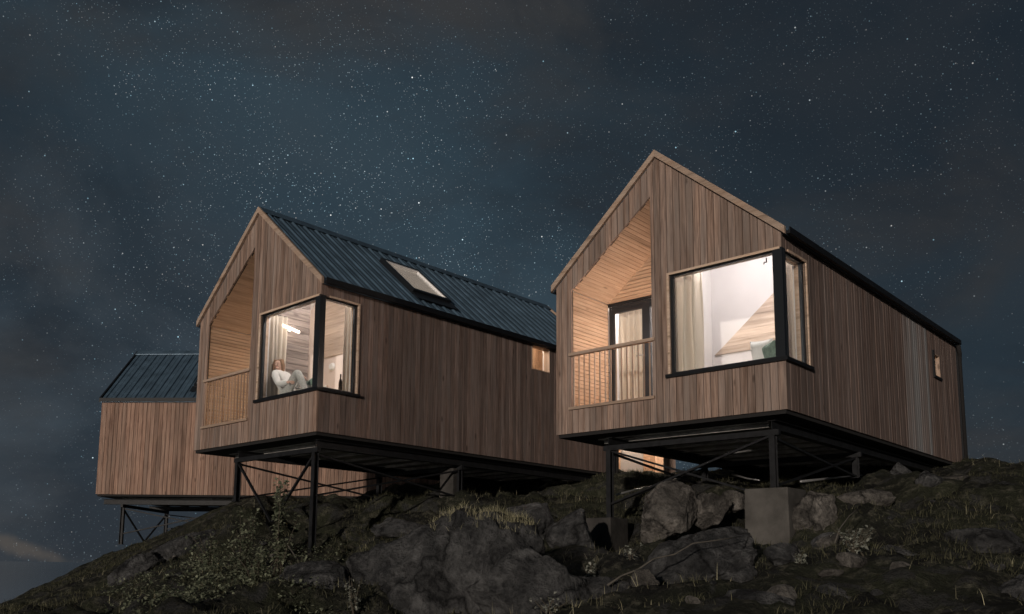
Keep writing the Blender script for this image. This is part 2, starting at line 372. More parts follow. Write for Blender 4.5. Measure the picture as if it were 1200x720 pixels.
def metal_roof(root, seams=.27):
    for s in (0, 1):
        mb = MB()
        ey = -.07
        f = (lambda y: y) if s == 0 else (lambda y: W-y)
        xs = [0.0]; z = [0.0]; x = .06
        while x < L-.1:
            for dx, dz in ((0, 0), (.022, .038), (.055, .038), (.077, 0), (.15, 0), (.16, .010), (.19, .010), (.20, 0)):
                xs.append(x+dx); z.append(dz)
            x += seams
        xs.append(L); z.append(0)
        mb.tt = .5
        for i in range(len(xs)-1):
            a, b = xs[i], xs[i+1]; za, zb = z[i], z[i+1]
            p = [(a, ey, H+SL*ey+.0+za), (b, ey, H+SL*ey+zb), (b, W/2, H+RR+zb), (a, W/2, H+RR+za)]
            q = [(px, f(py), pz) for px, py, pz in p]; lowq = [(px, f(py), pz-.075-(zz)) for (px, py, pz), zz in zip(p, (za, zb, zb, za))]
            mb.hexa(lowq+q)
        r = mb.build('roof_slope', 'roof', root)
        g = MB(); y0, y1 = (-.13, -.01) if s == 0 else (W+.01, W+.13)
        # open half-box gutter
        g.box(.01, L, y0, y1, H-.125, H-.113); g.box(.01, L, y0, y0+.012, H-.113, H-.030 if s == 0 else H-.06); g.box(.01, L, y1-.012, y1, H-.113, H-.06 if s == 0 else H-.030)
        g.box(.01, .022, y0+.012, y1-.012, H-.113, H-.08)
        g.build('gutter', 'dark_metal', r)
    rc = MB()
    for d in (-1, 1): rc.hexa([(-.02, W/2, H+RR+.045), (L+.02, W/2, H+RR+.045), (L+.02, W/2+d*.16, H+RR-.10), (-.02, W/2+d*.16, H+RR-.10), (-.02, W/2, H+RR+.055), (L+.02, W/2, H+RR+.055), (L+.02, W/2+d*.16, H+RR-.09), (-.02, W/2+d*.16, H+RR-.09)])
    rc.build('ridge_cap', 'roof', root)

def skylight(root):
    y0, y1, x0, x1 = .40, 1.40, 2.40, 3.42
    P = lambda x, y, o: (x, y-o*SL/math.hypot(1, SL), H+SL*y+o/math.hypot(1, SL))
    mb = MB()
    def ring(a0, a1, b0, b1, o0, o1):
        mb.hexa([P(a0, b0, o0), P(a1, b0, o0), P(a1, b1, o0), P(a0, b1, o0), P(a0, b0, o1), P(a1, b0, o1), P(a1, b1, o1), P(a0, b1, o1)])
    w = .06
    ring(x0, x1, y0, y0+w, .0, .10); ring(x0, x1, y1-w, y1, .0, .10); ring(x0, x0+w, y0+w, y1-w, .0, .10); ring(x1-w, x1, y0+w, y1-w, .0, .10)
    ring(x0-.04, x1+.04, y0-.20, y0, .040, .055)
    fr = mb.build('skylight', 'frame', root)
    mb = MB(); w2 = .10; ring(x0+w, x0+w2, y0+w, y1-w, .045, .095); ring(x1-w2, x1-w, y0+w, y1-w, .045, .095); ring(x0+w2, x1-w2, y1-w2, y1-w, .045, .095)
    mb.build('sash', 'white', fr)
    mb = MB(); ring(x0+w2, x1-w2, y0+w, y1-w2, .060, .070); mb.build('pane', 'glass', fr)
    # blind inside the skylight well, room light put in as its own glow
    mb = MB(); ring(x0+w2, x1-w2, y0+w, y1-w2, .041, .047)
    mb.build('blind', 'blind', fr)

def fixed_window(root, kind):
    fr = MB()
    # outer wood casing in the wall's thickness, lamp light put into its colour
    cs = MB(); cs.tt = .75
    cs.box(-.022, .17, .02, 1.80, Z1, Z1+.035); cs.box(-.022, .17, 1.80, 1.835, Z0-.0, Z1+.035)
    cs.box(.18, .80, -.022, .17, Z1, Z1+.034); cs.box(.80, .835, -.022, .17, Z0, Z1+.034)
    w = cs.build('corner_window', 'casing', root)
    si = MB(); si.box(-.05, .17, -.049, 1.87, Z0-.055, Z0-.003); si.box(.171, .87, -.05, .17, Z0-.054, Z0-.004)
    si.build('sill', 'dark_metal', w)
    fr.box(-.020, .05, -.010, .130, Z0, Z1+.02)                                  # corner post, front face
    fr.box(.05, .10, -.0115, .06, Z0, Z1+.02)
    fr.box(.03, .085, 1.755, 1.80, Z0, Z1); fr.box(.031, .084, .130, 1.755, Z0, Z0+.03); fr.box(.031, .084, .130, 1.755, Z1-.022, Z1)
    fr.box(.755, .80, .03, .085, Z0, Z1); fr.box(.10, .755, .031, .084, Z0, Z0+.03); fr.box(.10, .755, .031, .084, Z1-.022, Z1)
    fr.build('frame', 'frame', w)
    g = MB(); g.box(.052, .060, .131, 1.754, Z0+.031, Z1-.023); g.build('pane', 'glass', w)
    g = MB(); g.box(.101, .754, .052, .060, Z0+.031, Z1-.023); g.build('pane', 'glass', w)

def balcony(root):
    u0, u1, f0 = OP; D = 1.10; p = .066
    jit = lambda: random.uniform(-.0015, .0015)
    # left side lining: boards run along the length
    mb = MB(); z = f0-.06
    top = oph(u1)
    while z < top:
        mb.tt = .42+.16*random.random(); z2 = min(z+p, top); j = jit()
        mb.hexa([(.031, u1+.012+j, z), (D, u1+.012+j, z), (D, u1+.045, z), (.031, u1+.045, z), (.031, u1+.004+j, z2-.011), (D, u1+.004+j, z2-.011), (D, u1+.045, z2-.011), (.031, u1+.045, z2-.011)]); z += p
    mb.build('side_lining', 'lining', root)
    # soffit under the slope
    mb = MB(); n = 30; k = .79; ln = (u1-u0)
    for i in range(n):
        mb.tt = .42+.16*random.random(); a = u1-ln*i/n; b = u1-ln*(i+1)/n+.005; j = jit()
        za, zb = oph(a), oph(b)
        mb.hexa([(.031, a, za+j), (D, a, za+j), (D, b, zb+j), (.031, b, zb+j), (.031, a, za+.03), (D, a, za+.03), (D, b, zb+.03), (.031, b, zb+.03)])
    mb.build('soffit_lining', 'lining', root)
    # back wall boards above and beside the door
    mb = MB(); z = f0-.06; dh = 2.44
    while z < oph(u0):
        mb.tt = .42+.16*random.random(); z2 = z+p-.008
        ym = lambda q: min(u1, u1-(q-oph(u1))/.79)
        if z2 > oph(u0)-.02: break
        if z > dh-.02: mb.hexa([(D, u0, z), (D+.03, u0, z), (D+.03, ym(z), z), (D, ym(z), z), (D, u0, z2), (D+.03, u0, z2), (D+.03, ym(z2), z2), (D, ym(z2), z2)])
        z += p
    mb.build('back_wall_lining', 'lining_y', root)
    mb = MB(); slabs(u0-.1, u1+.05, 10, 0, const(dh-.02), lambda y: hr(y)-.12, [], [2.0], lambda l, r, zb, zt, d, t: front_hexa(mb, l, r, zb, zt, D+.031, D+.05)); mb.build('back_wall_membrane', 'membrane', root)
    mb = MB()
    z = f0-.06
    while z < oph(u0)-.02:
        mb.tt = .42+.16*random.random(); mb.box(.031, D, u0-.035, u0-.004, z, z+p-.008); z += p
    mb.build('side_lining', 'lining', root)
    fl = MB(); y = u0
    while y < u1: fl.tt = random.random(); fl.box(.05, D, y, min(y+.115, u1), f0-.05, f0-.02); y += .12
    fl.build('deck_boards', 'lining', root)
    # balcony door
    d = MB(); a, b = u0+.0, u1-.02; z0 = f0-.04; z1 = dh-.04; x0, x1 = D+.0, D+.07
    d.box(x0, x1, b-.040, b, z0, z1); d.box(x0, x1, a, a+.05, z0, z1); d.box(x0, x1, a+.05, b-.055, z1-.055, z1); d.box(x0, x1, a+.05, b-.055, z0, z0+.06)
    dr = d.build('balcony_door', 'frame', root)
    mid = a+.79
    d = MB(); 
    for (p0, p1) in ((a+.05, mid-.005), (mid+.005, b-.040)):
        s = .050; X0, X1 = x0+.012, x1-.012
        d.box(X0, X1, p0, p0+s, z0+.06, z1-.055); d.box(X0, X1, p1-s, p1, z0+.06, z1-.055); d.box(X0, X1, p0+s, p1-s, z1-.13, z1-.055); d.box(X0, X1, p0+s, p1-s, z0+.06, z0+.16)
    d.build('door_leaf', 'frame', dr)
    for (p0, p1) in ((a+.100, mid-.055), (mid+.055, b-.090)):
        g = MB(); g.box(x0+.03, x0+.038, p0, p1, z0+.16, z1-.13); g.build('pane', 'glass', dr)
    st_ = MB(); st_.box(x0+.001, x1-.001, mid-.075, mid+.075, z0+.06, z1-.055); st_.build('centre_stile', 'frame', dr)
    h = MB(); h.bar((x0-.045, mid+.045, 1.42), (x0+.012, mid+.045, 1.42), .022); h.bar((x0-.045, mid+.035, 1.42), (x0-.045, mid+.17, 1.42), .02); h.box(x0+.004, x0+.012, mid+.025, mid+.065, 1.32, 1.52)
    h.build('handle', 'galv', dr)
    # railing across the opening
    r = MB(); r.tt = .8; r.box(-.035, .05, u0-.05, u1+.04, 1.315, 1.365)
    rl = r.build('railing', 'trim', root)
    r = MB(); r.tt = .6; r.box(-.04, .06, u0-.04, u1+.04, f0-.025, f0+.02); r.build('bottom_rail', 'trim', rl)
    n = 15
    for i in range(n):
        y = u0+(u1-u0)*(i+.5)/n; b_ = MB(); b_.tt = random.random(); b_.box(-.006, .014, y-.009, y+.009, f0+.02, 1.315); b_.build('baluster', 'trimz', rl)

def cabin(loc, rot, label, group, posts, feet, style='full', small=None, tones=None, braces=True, lamp=None, partition='wood', clad='clad', clads='clad_shaded', sky=True):
    root = empty('cabin', loc, rot); tag(root, label, 'cabin', group)
    full = style == 'full'
    T = .030
    # --- front gable
    holes = []; br = [W/2]
    if full:
        holes = [(OP[0], OP[1], const(OP[2]), oph), (-.01, 1.80, const(Z0), const(Z1))]
    fb = MB(); 
    def em(l, r, zb, zt, dep, tone): fb.tt = tone; front_hexa(fb, l, r, zb, zt, dep, T)
    slabs(0, W, .1135, .010, const(0), lambda y: hr(y)-.05, holes, br, em)
    fw = fb.build('front_wall', clad, root)
    mb = MB()
    bh = [(h[0], h[1], h[2], h[3]) for h in holes]
    slabs(.03, W-.03, 10, 0, const(.01), lambda y: hr(y)-.06, bh, br, lambda l, r, zb, zt, d, t: front_hexa(mb, l, r, zb, zt, T+.001, T+.02))
    mb.build('front_membrane', 'membrane', root)
    # --- sides
    for s in (0, 1):
        hs = []
        if full and s == 0: hs = [(-.01, .80, const(Z0), const(Z1))]
        if small and s == 0: hs.append((small[0], small[1], const(small[2]), const(small[3])))
        sb = MB()
        yy = (lambda y: y) if s == 0 else (lambda y: W-y)
        def em2(l, r, zb, zt, dep, tone): sb.tt = tone; side_hexa(sb, l, r, zb, zt, yy(dep), yy(T))
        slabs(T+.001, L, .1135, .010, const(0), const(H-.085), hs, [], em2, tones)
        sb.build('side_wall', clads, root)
        mb = MB(); slabs(T+.03, L-.02, 20, 0, const(.01), const(H-.09), hs, [], lambda l, r, zb, zt, d, t: side_hexa(mb, l, r, zb, zt, yy(T+.001), yy(T+.02)))
        mb.build('side_membrane', 'membrane', root)
        # inner white lining
        mb = MB(); hs2 = [(a+(.0), b, c_, d_) for a, b, c_, d_ in hs]
        slabs(.17, L-.1, 20, 0, const(.33), const(H+.06), hs2, [], lambda l, r, zb, zt, d, t: side_hexa(mb, l, r, zb, zt, yy(.17), yy(.19)))
        mb.build('inner_wall', 'white', root)
    # rear gable
    rb = MB()
    def em3(l, r, zb, zt, dep, tone): rb.tt = tone; front_hexa(rb, l, r, zb, zt, L+.001, L+.03-dep)
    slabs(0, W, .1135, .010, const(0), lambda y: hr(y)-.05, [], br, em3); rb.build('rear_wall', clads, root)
    mb = MB(); slabs(.03, W-.03, 10, 0, const(.01), lambda y: hr(y)-.09, [], br, lambda l, r, zb, zt, d, t: front_hexa(mb, l, r, zb, zt, L-.03, L-.002)); mb.build('rear_membrane', 'membrane', root)
    # rake trim boards front and rear
    for x0, x1 in ((-.055, -.006), (L+.035, L+.075)):
        for s in (0, 1):
            mb = MB(); mb.tt = random.uniform(.5, .9); y0 = -.075 if s == 0 else W+.075; f = lambda y: H+SL*min(y, W-y)
            def zz(y): return H+SL*(y if s == 0 else W-y)
            pts = [(y0, zz(y0)-.07), (W/2, zz(W/2)-.07), (W/2, zz(W/2)+.045), (y0, zz(y0)+.045)]
            mb.hexa([(x0, a, b) for a, b in pts]+[(x1, a, b) for a, b in pts]); mb.build('rake_board', 'trim' if full else 'dark_metal', root)
    metal_roof(root)
    # downpipe on the rear corner
    mb = MB(); mb.tube([(L-.12, -.10, H-.16), (L+.02, -.08, H-.30), (L+.10, -.05, H-.45), (L+.10, -.05, -.1)], .04); mb.build('downpipe', 'membrane', root, smooth=True)
    mb = MB(); mb.box(L+.031, L+.06, -.04, .10, 0, H-.12); mb.build('corner_trim', 'dark_metal', root)
    # floor pack
    mb = MB(); mb.box(.03, L, .03, W-.03, -.055, .008); mb.build('floor_edge', 'membrane', root)
    mb = MB(); mb.box(.5, L-.5, .5, W-.5, -.075, -.056)
    x = .6
    while x < L-.6: mb.box(x, x+.045, .55, W-.55, -.13, -.076); x += .6
    mb.build('floor_underside', 'under', root)
    mb = MB(); mb.box(.17, L-.05, .17, W-.17, .28, .33); mb.build('inner_floor', 'floor_in', root)
    # ceilings
    mb = MB()
    for s in (0, 1):
        f = (lambda y: y) if s == 0 else (lambda y: W-y)
        hole = s == 0 and sky
        segs = [(.06, 2.45), (3.37, L-.04)] if hole else [(.06, L-.04)]
        for a, b in segs: mb.hexa([(a, f(.05), H-.16+SL*.05), (b, f(.05), H-.16+SL*.05), (b, f(2), H-.16+RR), (a, f(2), H-.16+RR), (a, f(.05), H-.14+SL*.05), (b, f(.05), H-.14+SL*.05), (b, f(2), H-.14+RR), (a, f(2), H-.14+RR)])
        if hole:
            for a, b in ((.05, .47), (1.33, 2.0)): mb.hexa([(2.45, a, H-.16+SL*a), (3.37, a, H-.16+SL*a), (3.37, b, H-.16+SL*b), (2.45, b, H-.16+SL*b), (2.45, a, H-.14+SL*a), (3.37, a, H-.14+SL*a), (3.37, b, H-.14+SL*b), (2.45, b, H-.14+SL*b)])
    mb.build('ceiling', 'white', root)
    if full:
        mb = MB()   # inner face of the front wall around the window, and room walls
        slabs(.19, 1.97, 10, 0, const(.33), lambda y: hr(y)-.18, [(.0, 1.80, const(Z0), const(Z1))], [], lambda l, r, zb, zt, d, t: front_hexa(mb, l, r, zb, zt, .17, .19))
        mb.build('inner_wall', 'white', root)
        mb = MB(); mb.box(D_+.06, D_+.10, 3.72, 3.80, .33, 2.6); mb.build('inner_wall', 'white', root)
        mb = MB(); slabs(2.02, 3.81, 10, 0, const(2.42), lambda y: hr(y)-.17, [], [], lambda l, r, zb, zt, d, t: front_hexa(mb, l, r, zb, zt, D_+.052, D_+.10)); mb.build('inner_wall', 'white', root)
        if partition == 'wood': mb = MB(); mb.box(D_+.10, 2.098, 2.20, 2.23, .33, 4.0); mb.build('inner_wall', 'white', root)  # added divider: keeps the door lamp's light off the window bay
        bw = MB(); z = .33
        while z < 3.9:
            bw.tt = random.random(); bw.box(.19, D_+.10, 1.97, 2.0, z, z+.118); z += .125
        bw.build('bay_wall', 'panel_dark' if partition == 'dark' else 'white', root)
        mb = MB(); mb.box(.051, D_+.05, 2.005, 2.08, .05, 3.9); mb.build('bay_wall_core', 'membrane', root)
        # cross wall
        mb = MB(); X = 2.10
        slabs(.19, W-.19, 10, 0, const(.33), lambda y: hr(y)-.17, [], [2], lambda l, r, zb, zt, d, t: front_hexa(mb, l, r, zb, zt, X, X+.06))
        cw = mb.build('cross_wall', 'ceil' if partition == 'wood' else 'pinkwhite', root)
        if partition == 'wood':
            z = 1.47; mb = MB()
            yl = 2.17
            while z < 3.2:
                mb.tt = random.random(); zt = z+.118
                e0 = yl-.03-(z-1.47)/.83; e1 = yl-.03-(zt-1.47)/.83
                if z < 1.48: e0 = yl-.02; 
                if e1 < .25: break
                lo_ = max(.2, (zt-H+.18)/SL)
                if e1-lo_ < .05: break
                mb.hexa([(X-.03, lo_, z), (X-.001, lo_, z), (X-.001, e0, z), (X-.03, e0, z), (X-.03, lo_, zt), (X-.001, lo_, zt), (X-.001, e1, zt), (X-.03, e1, zt)]); z += .12
            mb.build('gable_panel', 'panel_pale', cw)
        else:
            z = 2.02; mb = MB()
            while z < 3.9:
                mb.tt = .35+.3*random.random(); zt = z+.118
                y_hi = min(2.86, W-.2-(max(0, zt-H+.17))/SL); y_lo = .2+(max(0, zt-H+.17))/SL
                if y_hi-y_lo < .1: break
                mb.box(X-.03, X-.001, y_lo, y_hi, z, zt); z += .12
            mb.build('upper_panel', 'panel_pale', cw)
        fixed_window(root, 0); balcony(root)
    if sky: skylight(root)
    if small:
        a, b, c_, d_ = small[:4]; mb = MB(); mb.tt = .7
        t = .02; mb.box(a, b, -.01, .15, d_-t, d_); mb.box(a, b, -.01, .15, c_, c_+t); mb.box(a, a+t, -.01, .15, c_+t, d_-t); mb.box(b-t, b, -.01, .15, c_+t, d_-t)
        w = mb.build('side_window', 'trimz', root)
        mb = MB(); mb.box(a+t, b-t, .05, .058, c_+t, d_-t); mb.build('pane', 'glass', w)
        mb = MB(); x = a-.3
        while x < b+.9: mb.tt = random.random(); mb.box(x, x+.07, .70, .715, c_-.3, 3.0 if c_ > 1.8 else 2.7); x += .075
        mb.build('timber_lining', 'screen', w)
        if small[4]:
            mb = MB(); mb.box(a-.05, a-.002, -.035, .02, c_-.05, d_+.05); mb.box(a-.002, b+.03, -.035, .02, c_-.05, c_-.004); mb.build('surround', 'dark_metal', w)
    # --- steel underframe
    pu0, pu1, pv = posts['u0'], posts['u1'], posts['v']
    zt = -.26
    for y in (pu0, pu1):
        mb = MB(); mb.ibar((.10, y, -.185), (L-.3, y, -.185), .13); mb.build('floor_beam', 'steel', root)
    for x in pv:
        mb = MB(); mb.bar((x, pu0-.1, -.29), (x, pu1+.1, -.29), .07, .08); mb.build('cross_beam', 'steel', root)
    P = {}
    for (iu, iv), fz in feet.items():
        y = (pu0, pu1)[iu]; x = pv[iv]; P[(iu, iv)] = (x, y, fz)
        mb = MB(); mb.ibar((x, y, -.33), (x, y, fz), .085); mb.box(x-.07, x+.07, y-.07, y+.07, fz, fz+.012); mb.build('post', 'steel', root)
    def brace(a, b, w=.045):
        mb = MB(); mb.bar(a, b, w, .03); mb.build('brace', 'steel', root)
    for a, b in posts.get('braces', []): brace(a, b)
    return root
D_ = 1.10
M['blind'] = plain('glowing_skylight_blind', (.72, .64, .56), .8, emit=(1.0, .78, .60), estr=.30)  # blind given its own glow in place of room light
M['screen'] = wood('lit_timber_screen', (.45, .27, .16), (.68, .48, .33), (.55, .4, .3), 2, .3)

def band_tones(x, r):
    """some runs of boards are paler or greyer than their neighbours"""
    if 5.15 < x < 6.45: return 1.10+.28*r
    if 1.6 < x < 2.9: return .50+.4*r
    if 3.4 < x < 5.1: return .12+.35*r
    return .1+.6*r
locR = (4.5177, 12.0984, 2.2197); aR = .806507
locM = (-2.3704, 14.4865, 2.1711); aM = .791176
locL = (-9.7699, 23.9042, 1.7853); aL = -.0823349
GRP = 'timber cabins on steel posts'
zR0 = -1.09; zR1 = -1.42
pR = dict(u0=.28, u1=3.02, v=(.13, 3.25), braces=[
    ((.13, 3.02, -1.20), (.13, .33, -.34)), ((.16, 3.02, -.33), (.16, .28, -1.22)),
    ((.13, .28, -.36), (3.25, .28, -.66)), ((.13, .28, -1.05), (3.25, .28, -.34)),
    ((.13, 3.02, -.36), (3.25, 3.02, -.68)), ((.13, 3.02, -1.2), (3.25, 3.02, -.34))])
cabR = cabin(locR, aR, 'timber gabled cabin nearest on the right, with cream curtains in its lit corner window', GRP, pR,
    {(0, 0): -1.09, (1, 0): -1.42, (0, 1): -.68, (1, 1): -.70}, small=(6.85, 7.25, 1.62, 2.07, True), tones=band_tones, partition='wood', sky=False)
pM = dict(u0=.13, u1=2.5, v=(.10, 3.5), braces=[
    ((.10, 2.5, -.34), (.10, 1.35, -1.45)), ((.10, .13, -.34), (.10, 1.30, -1.45)),
    ((.12, 2.5, -.36), (3.5, 2.5, -.78)), ((.10, 2.5, -1.0), (3.5, 2.5, -.34)),
    ((.12, .13, -.36), (3.5, .13, -.86)), ((.10, .13, -1.05), (3.5, .13, -.34))])
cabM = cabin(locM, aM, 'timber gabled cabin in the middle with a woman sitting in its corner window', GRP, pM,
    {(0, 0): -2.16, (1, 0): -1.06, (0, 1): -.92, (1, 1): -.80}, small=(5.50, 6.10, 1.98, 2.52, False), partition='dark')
pL = dict(u0=.3, u1=3.2, v=(.65, 3.8), braces=[
    ((.65, .3, -.36), (.65, 1.75, -1.22)), ((.65, 3.2, -.36), (.65, 1.75, -1.22)),
    ((.65, .3, -.36), (3.8, .3, -.95)), ((.65, .3, -1.05), (3.8, .3, -.36)),
    ((.65, 3.2, -.36), (3.8, 3.2, -.7)), ((.65, 3.2, -.8), (3.8, 3.2, -.36))])
L_short = L; L = 10.35
cabL = cabin(locL, aL, 'farthest left timber cabin seen side on, half hidden behind the middle cabin', GRP, pL,
    {(0, 0): -1.33, (1, 0): -1.0, (0, 1): -.9, (1, 1): -.7}, style='plain', tones=lambda x, r: (.02+.2*r) if mnoise.noise((x*2.1, 3.3, 0)) > .12 else .45+.55*r, clad='clad_warm', clads='clad_warm')

L = L_short
# ------------------------------------------------------------------ cabin interiors
def place(o, loc, rot): o.location = loc; o.rotation_euler = (0, 0, rot); return o
def curtain(loc, rot, path, z0, z1, label, folds=7, amp=.028, group=None):
    (ax, ay), (bx, by) = path; n = folds*10; rows = 8; v = []; f = []
    dx, dy = bx-ax, by-ay; l = math.hypot(dx, dy); nx, ny = -dy/l, dx/l; ph = random.random()*6
    for j in range(rows+1):
        z = z0+(z1-z0)*j/rows
        for i in range(n+1):
            s = i/n; w = amp*(1.15-.35*j/rows)*math.sin(s*folds*2*math.pi+ph+.5*math.sin(j*.7+s*5))+.012*math.sin(s*17+ph)
            q = s+.012*math.sin(j*.9+s*9)
            v.append((ax+dx*q+nx*w, ay+dy*q+ny*w, z))
    for j in range(rows):
        for i in range(n): a = j*(n+1)+i; f.append((a, a+1, a+n+2, a+n+1))
    me = bpy.data.meshes.new('curtain'); me.from_pydata(v, [], f); me.materials.append(M['curtain']); me.polygons.foreach_set('use_smooth', [True]*len(f))
    o = bpy.data.objects.new('curtain', me); C.objects.link(o); so = o.modifiers.new('t', 'SOLIDIFY'); so.thickness = .003
    place(o, loc, rot); tag(o, label, 'curtain', group); return o
def daybed(loc, rot, label):
    r = empty('daybed', loc, rot); tag(r, label, 'daybed')
    mb = MB(); mb.box(.20, 1.05, .20, 1.95, .34, .62); mb.build('base', 'white', r)
    mb = MB(); mb.box(.20, 1.03, .20, 1.94, .621, .755); mb.build('mattress', 'mattress', r, bevel=.03); return r
def cushion(base, rz, tilt, size, mat, label):
    me = bpy.data.meshes.new('cushion'); bm = bmesh.new(); n = 12; g = {}
    for s in (-1, 1):
        for i in range(n+1):
            for j in range(n+1):
                a, b = i/n*2-1, j/n*2-1; e = max(0, (1-a**4)*(1-b**4))**.5
                if s == 1 and (i in (0, n) or j in (0, n)): g[(1, i, j)] = g[(-1, i, j)]; continue
                k = 1-.10*(1-abs(a))*abs(b)**2-.0
                g[(s, i, j)] = bm.verts.new((a*size/2*(1-.08*(1-b*b)), s*e*size*.17, b*size/2*(1-.08*(1-a*a))))
    for s in (-1, 1):
        for i in range(n):
            for j in range(n):
                vs_ = [g[(s, i, j)], g[(s, i+1, j)], g[(s, i+1, j+1)], g[(s, i, j+1)]]
                if len(set(vs_)) == 4: bm.faces.new(vs_ if s < 0 else vs_[::-1])
    bmesh.ops.recalc_face_normals(bm, faces=bm.faces); bm.to_mesh(me); bm.free(); me.materials.append(M[mat])
    me.polygons.foreach_set('use_smooth', [True]*len(me.polygons))
    o = bpy.data.objects.new('cushion', me); C.objects.link(o)
    o.location = base; o.rotation_euler = (tilt[0], tilt[1], rz); tag(o, label, 'cushion'); return o
def loc2w(loc, rot, p):
    c, s = math.cos(rot), math.sin(rot); return Vector((loc[0]+c*p[0]-s*p[1], loc[1]+s*p[0]+c*p[1], loc[2]+p[2]))
def area(name, p, loc, rot, power, size, col=(1, .84, .70), target=None):
    ld = bpy.data.lights.new(name, 'POINT'); ld.energy = power; ld.shadow_soft_size = size; ld.color = col
    o = bpy.data.objects.new(name, ld); C.objects.link(o); o.location = loc2w(loc, rot, p); return o
def globe_lamp(p, loc, rot, power, label, col=(1, .84, .70), r=.05, group=None, name='ceiling_lamp'):
    """a small pendant/bulkhead: plate, stem and glowing globe, with its light"""
    root = empty(name, loc2w(loc, rot, p), rot); tag(root, label, 'lamp', group)
    mb = MB(); mb.tube([(0, 0, .02+r), (0, 0, .06+r)], .045, 14); mb.build('housing', 'lampwhite', root)
    me = bpy.data.meshes.new('globe'); bm = bmesh.new(); bmesh.ops.create_uvsphere(bm, u_segments=16, v_segments=10, radius=r); bm.to_mesh(me); bm.free(); me.materials.append(M['bulb'])
    g = bpy.data.objects.new('globe', me); C.objects.link(g); g.parent = root
    ld = bpy.data.lights.new('lamp_light', 'POINT'); ld.energy = power; ld.shadow_soft_size = r*1.3; ld.color = col
    lo = bpy.data.objects.new('lamp_light', ld); C.objects.link(lo); lo.parent = root; lo.location = (0, 0, 0)
    return root

daybed(locR, aR, 'white daybed behind the corner window of the right cabin')
daybed(locM, aM, 'white daybed the woman sits on in the middle cabin')
curtain(locR, aR, ((.275, 1.42), (.275, 1.92)), .45, 2.42, 'cream curtain drawn to the left edge of the right cabin window', 3, .065)
curtain(locR, aR, ((.42, .265), (.98, .265)), .45, 2.42, 'cream curtain at the side pane of the right cabin window', 3, .05)
curtain(locR, aR, ((D_+.20, 3.02), (D_+.20, 3.62)), .36, 2.44, 'long cream curtain hanging behind the right cabin balcony door', 4, .06)
curtain(locR, aR, ((D_+.22, 2.12), (D_+.22, 2.62)), .36, 2.44, 'narrow curtain beside the middle stile of the right cabin balcony door', 3, .025)
curtain(locM, aM, ((.22, 1.90), (.62, 1.90)), .76, 2.42, 'cream curtain gathered behind the woman in the middle cabin', 4, .03)
curtain(locM, aM, ((.70, .235), (.96, .235)), .76, 2.42, 'cream curtain at the side pane of the middle cabin window', 3, .02)
cushion(loc2w(locR, aR, (.50, .42, .93)), aR+R_(55), (R_(-14), R_(4), 0), .36, 'green_cloth', 'green cushion leaning in the corner of the right cabin window')
cushion(loc2w(locR, aR, (.66, .62, .98)), aR+R_(70), (R_(-16), R_(-6), 0), .46, 'white_cloth', 'white cushion leaning behind the green cushion in the right window')
cushion(loc2w(locM, aM, (.62, 1.02, .95)), aM+R_(80), (R_(-12), R_(8), 0), .36, 'green_cloth', 'dark green cushion behind the knees of the woman in the middle cabin')
# lamps: ceiling lamps hidden over the bays, a wall lamp in the middle cabin, porch lamps
globe_lamp((.60, .95, 3.02), locR, aR, 265, 'globe lamp above the daybed of the right cabin', (1, .93, .92), .06, 'globe lamps over the window bays')
globe_lamp((1.62, 2.9, 2.75), locR, aR, 190, 'globe lamp behind the balcony door curtain of the right cabin', (1, .92, .88), .06)
globe_lamp((.75, .95, 2.95), locM, aM, 200, 'globe lamp above the daybed of the middle cabin', (1, .92, .88), .06, 'globe lamps over the window bays')
globe_lamp((1.65, 2.9, 2.75), locM, aM, 9, 'globe lamp behind the balcony door of the middle cabin', (1, .80, .62), .06)
globe_lamp((.80, 2.24, 1.60), locR, aR, 215, 'porch lamp on the right cabin balcony side wall', (1, .80, .68), .035, 'porch lamps on the balconies')
globe_lamp((.95, 2.24, 1.35), locM, aM, 44, 'porch lamp on the middle cabin balcony side wall', (1, .76, .55), .035, 'porch lamps on the balconies')
globe_lamp((5.75, .46, 2.72), locM, aM, 60, 'globe lamp behind the small side window of the middle cabin', (1, .78, .6), .05)
globe_lamp((7.0, .42, 2.5), locR, aR, 16, 'globe lamp behind the small side window of the right cabin', (1, .78, .6), .05)
def wall_lamp(p, loc, rot, label):
    root = empty('wall_lamp', loc2w(loc, rot, p), rot); tag(root, label, 'lamp')
    mb = MB(); mb.box(-.03, .03, .0, .045, -.05, .05); mb.build('wall_plate', 'lampwhite', root)
    mb = MB(); mb.tube([(-.20, -.03, .03), (.20, -.03, -.03)], .026, 12); mb.build('light_tube', 'bulb', root)
    ld = bpy.data.lights.new('lamp_light', 'POINT'); ld.energy = 3; ld.shadow_soft_size = .05; ld.color = (1, .86, .74)
    lo = bpy.data.objects.new('lamp_light', ld); C.objects.link(lo); lo.parent = root; lo.location = (0, -.09, 0)
wall_lamp((.70, 1.92, 2.22), locM, aM, 'slim wall lamp on the dark boards behind the woman')
# round white wall light seen through the side pane
o = MB(); o.tube([(0, 0, 0), (-.05, 0, 0)], [.085, .06], 20); ob = o.build('wall_disc', 'lampwhite'); place(ob, loc2w(locM, aM, (2.095, 2.40, 1.80)), aM); ob.rotation_euler = (0, 0, aM); tag(ob, 'round white wall fitting on the pale wall of the middle cabin', 'wall fitting')
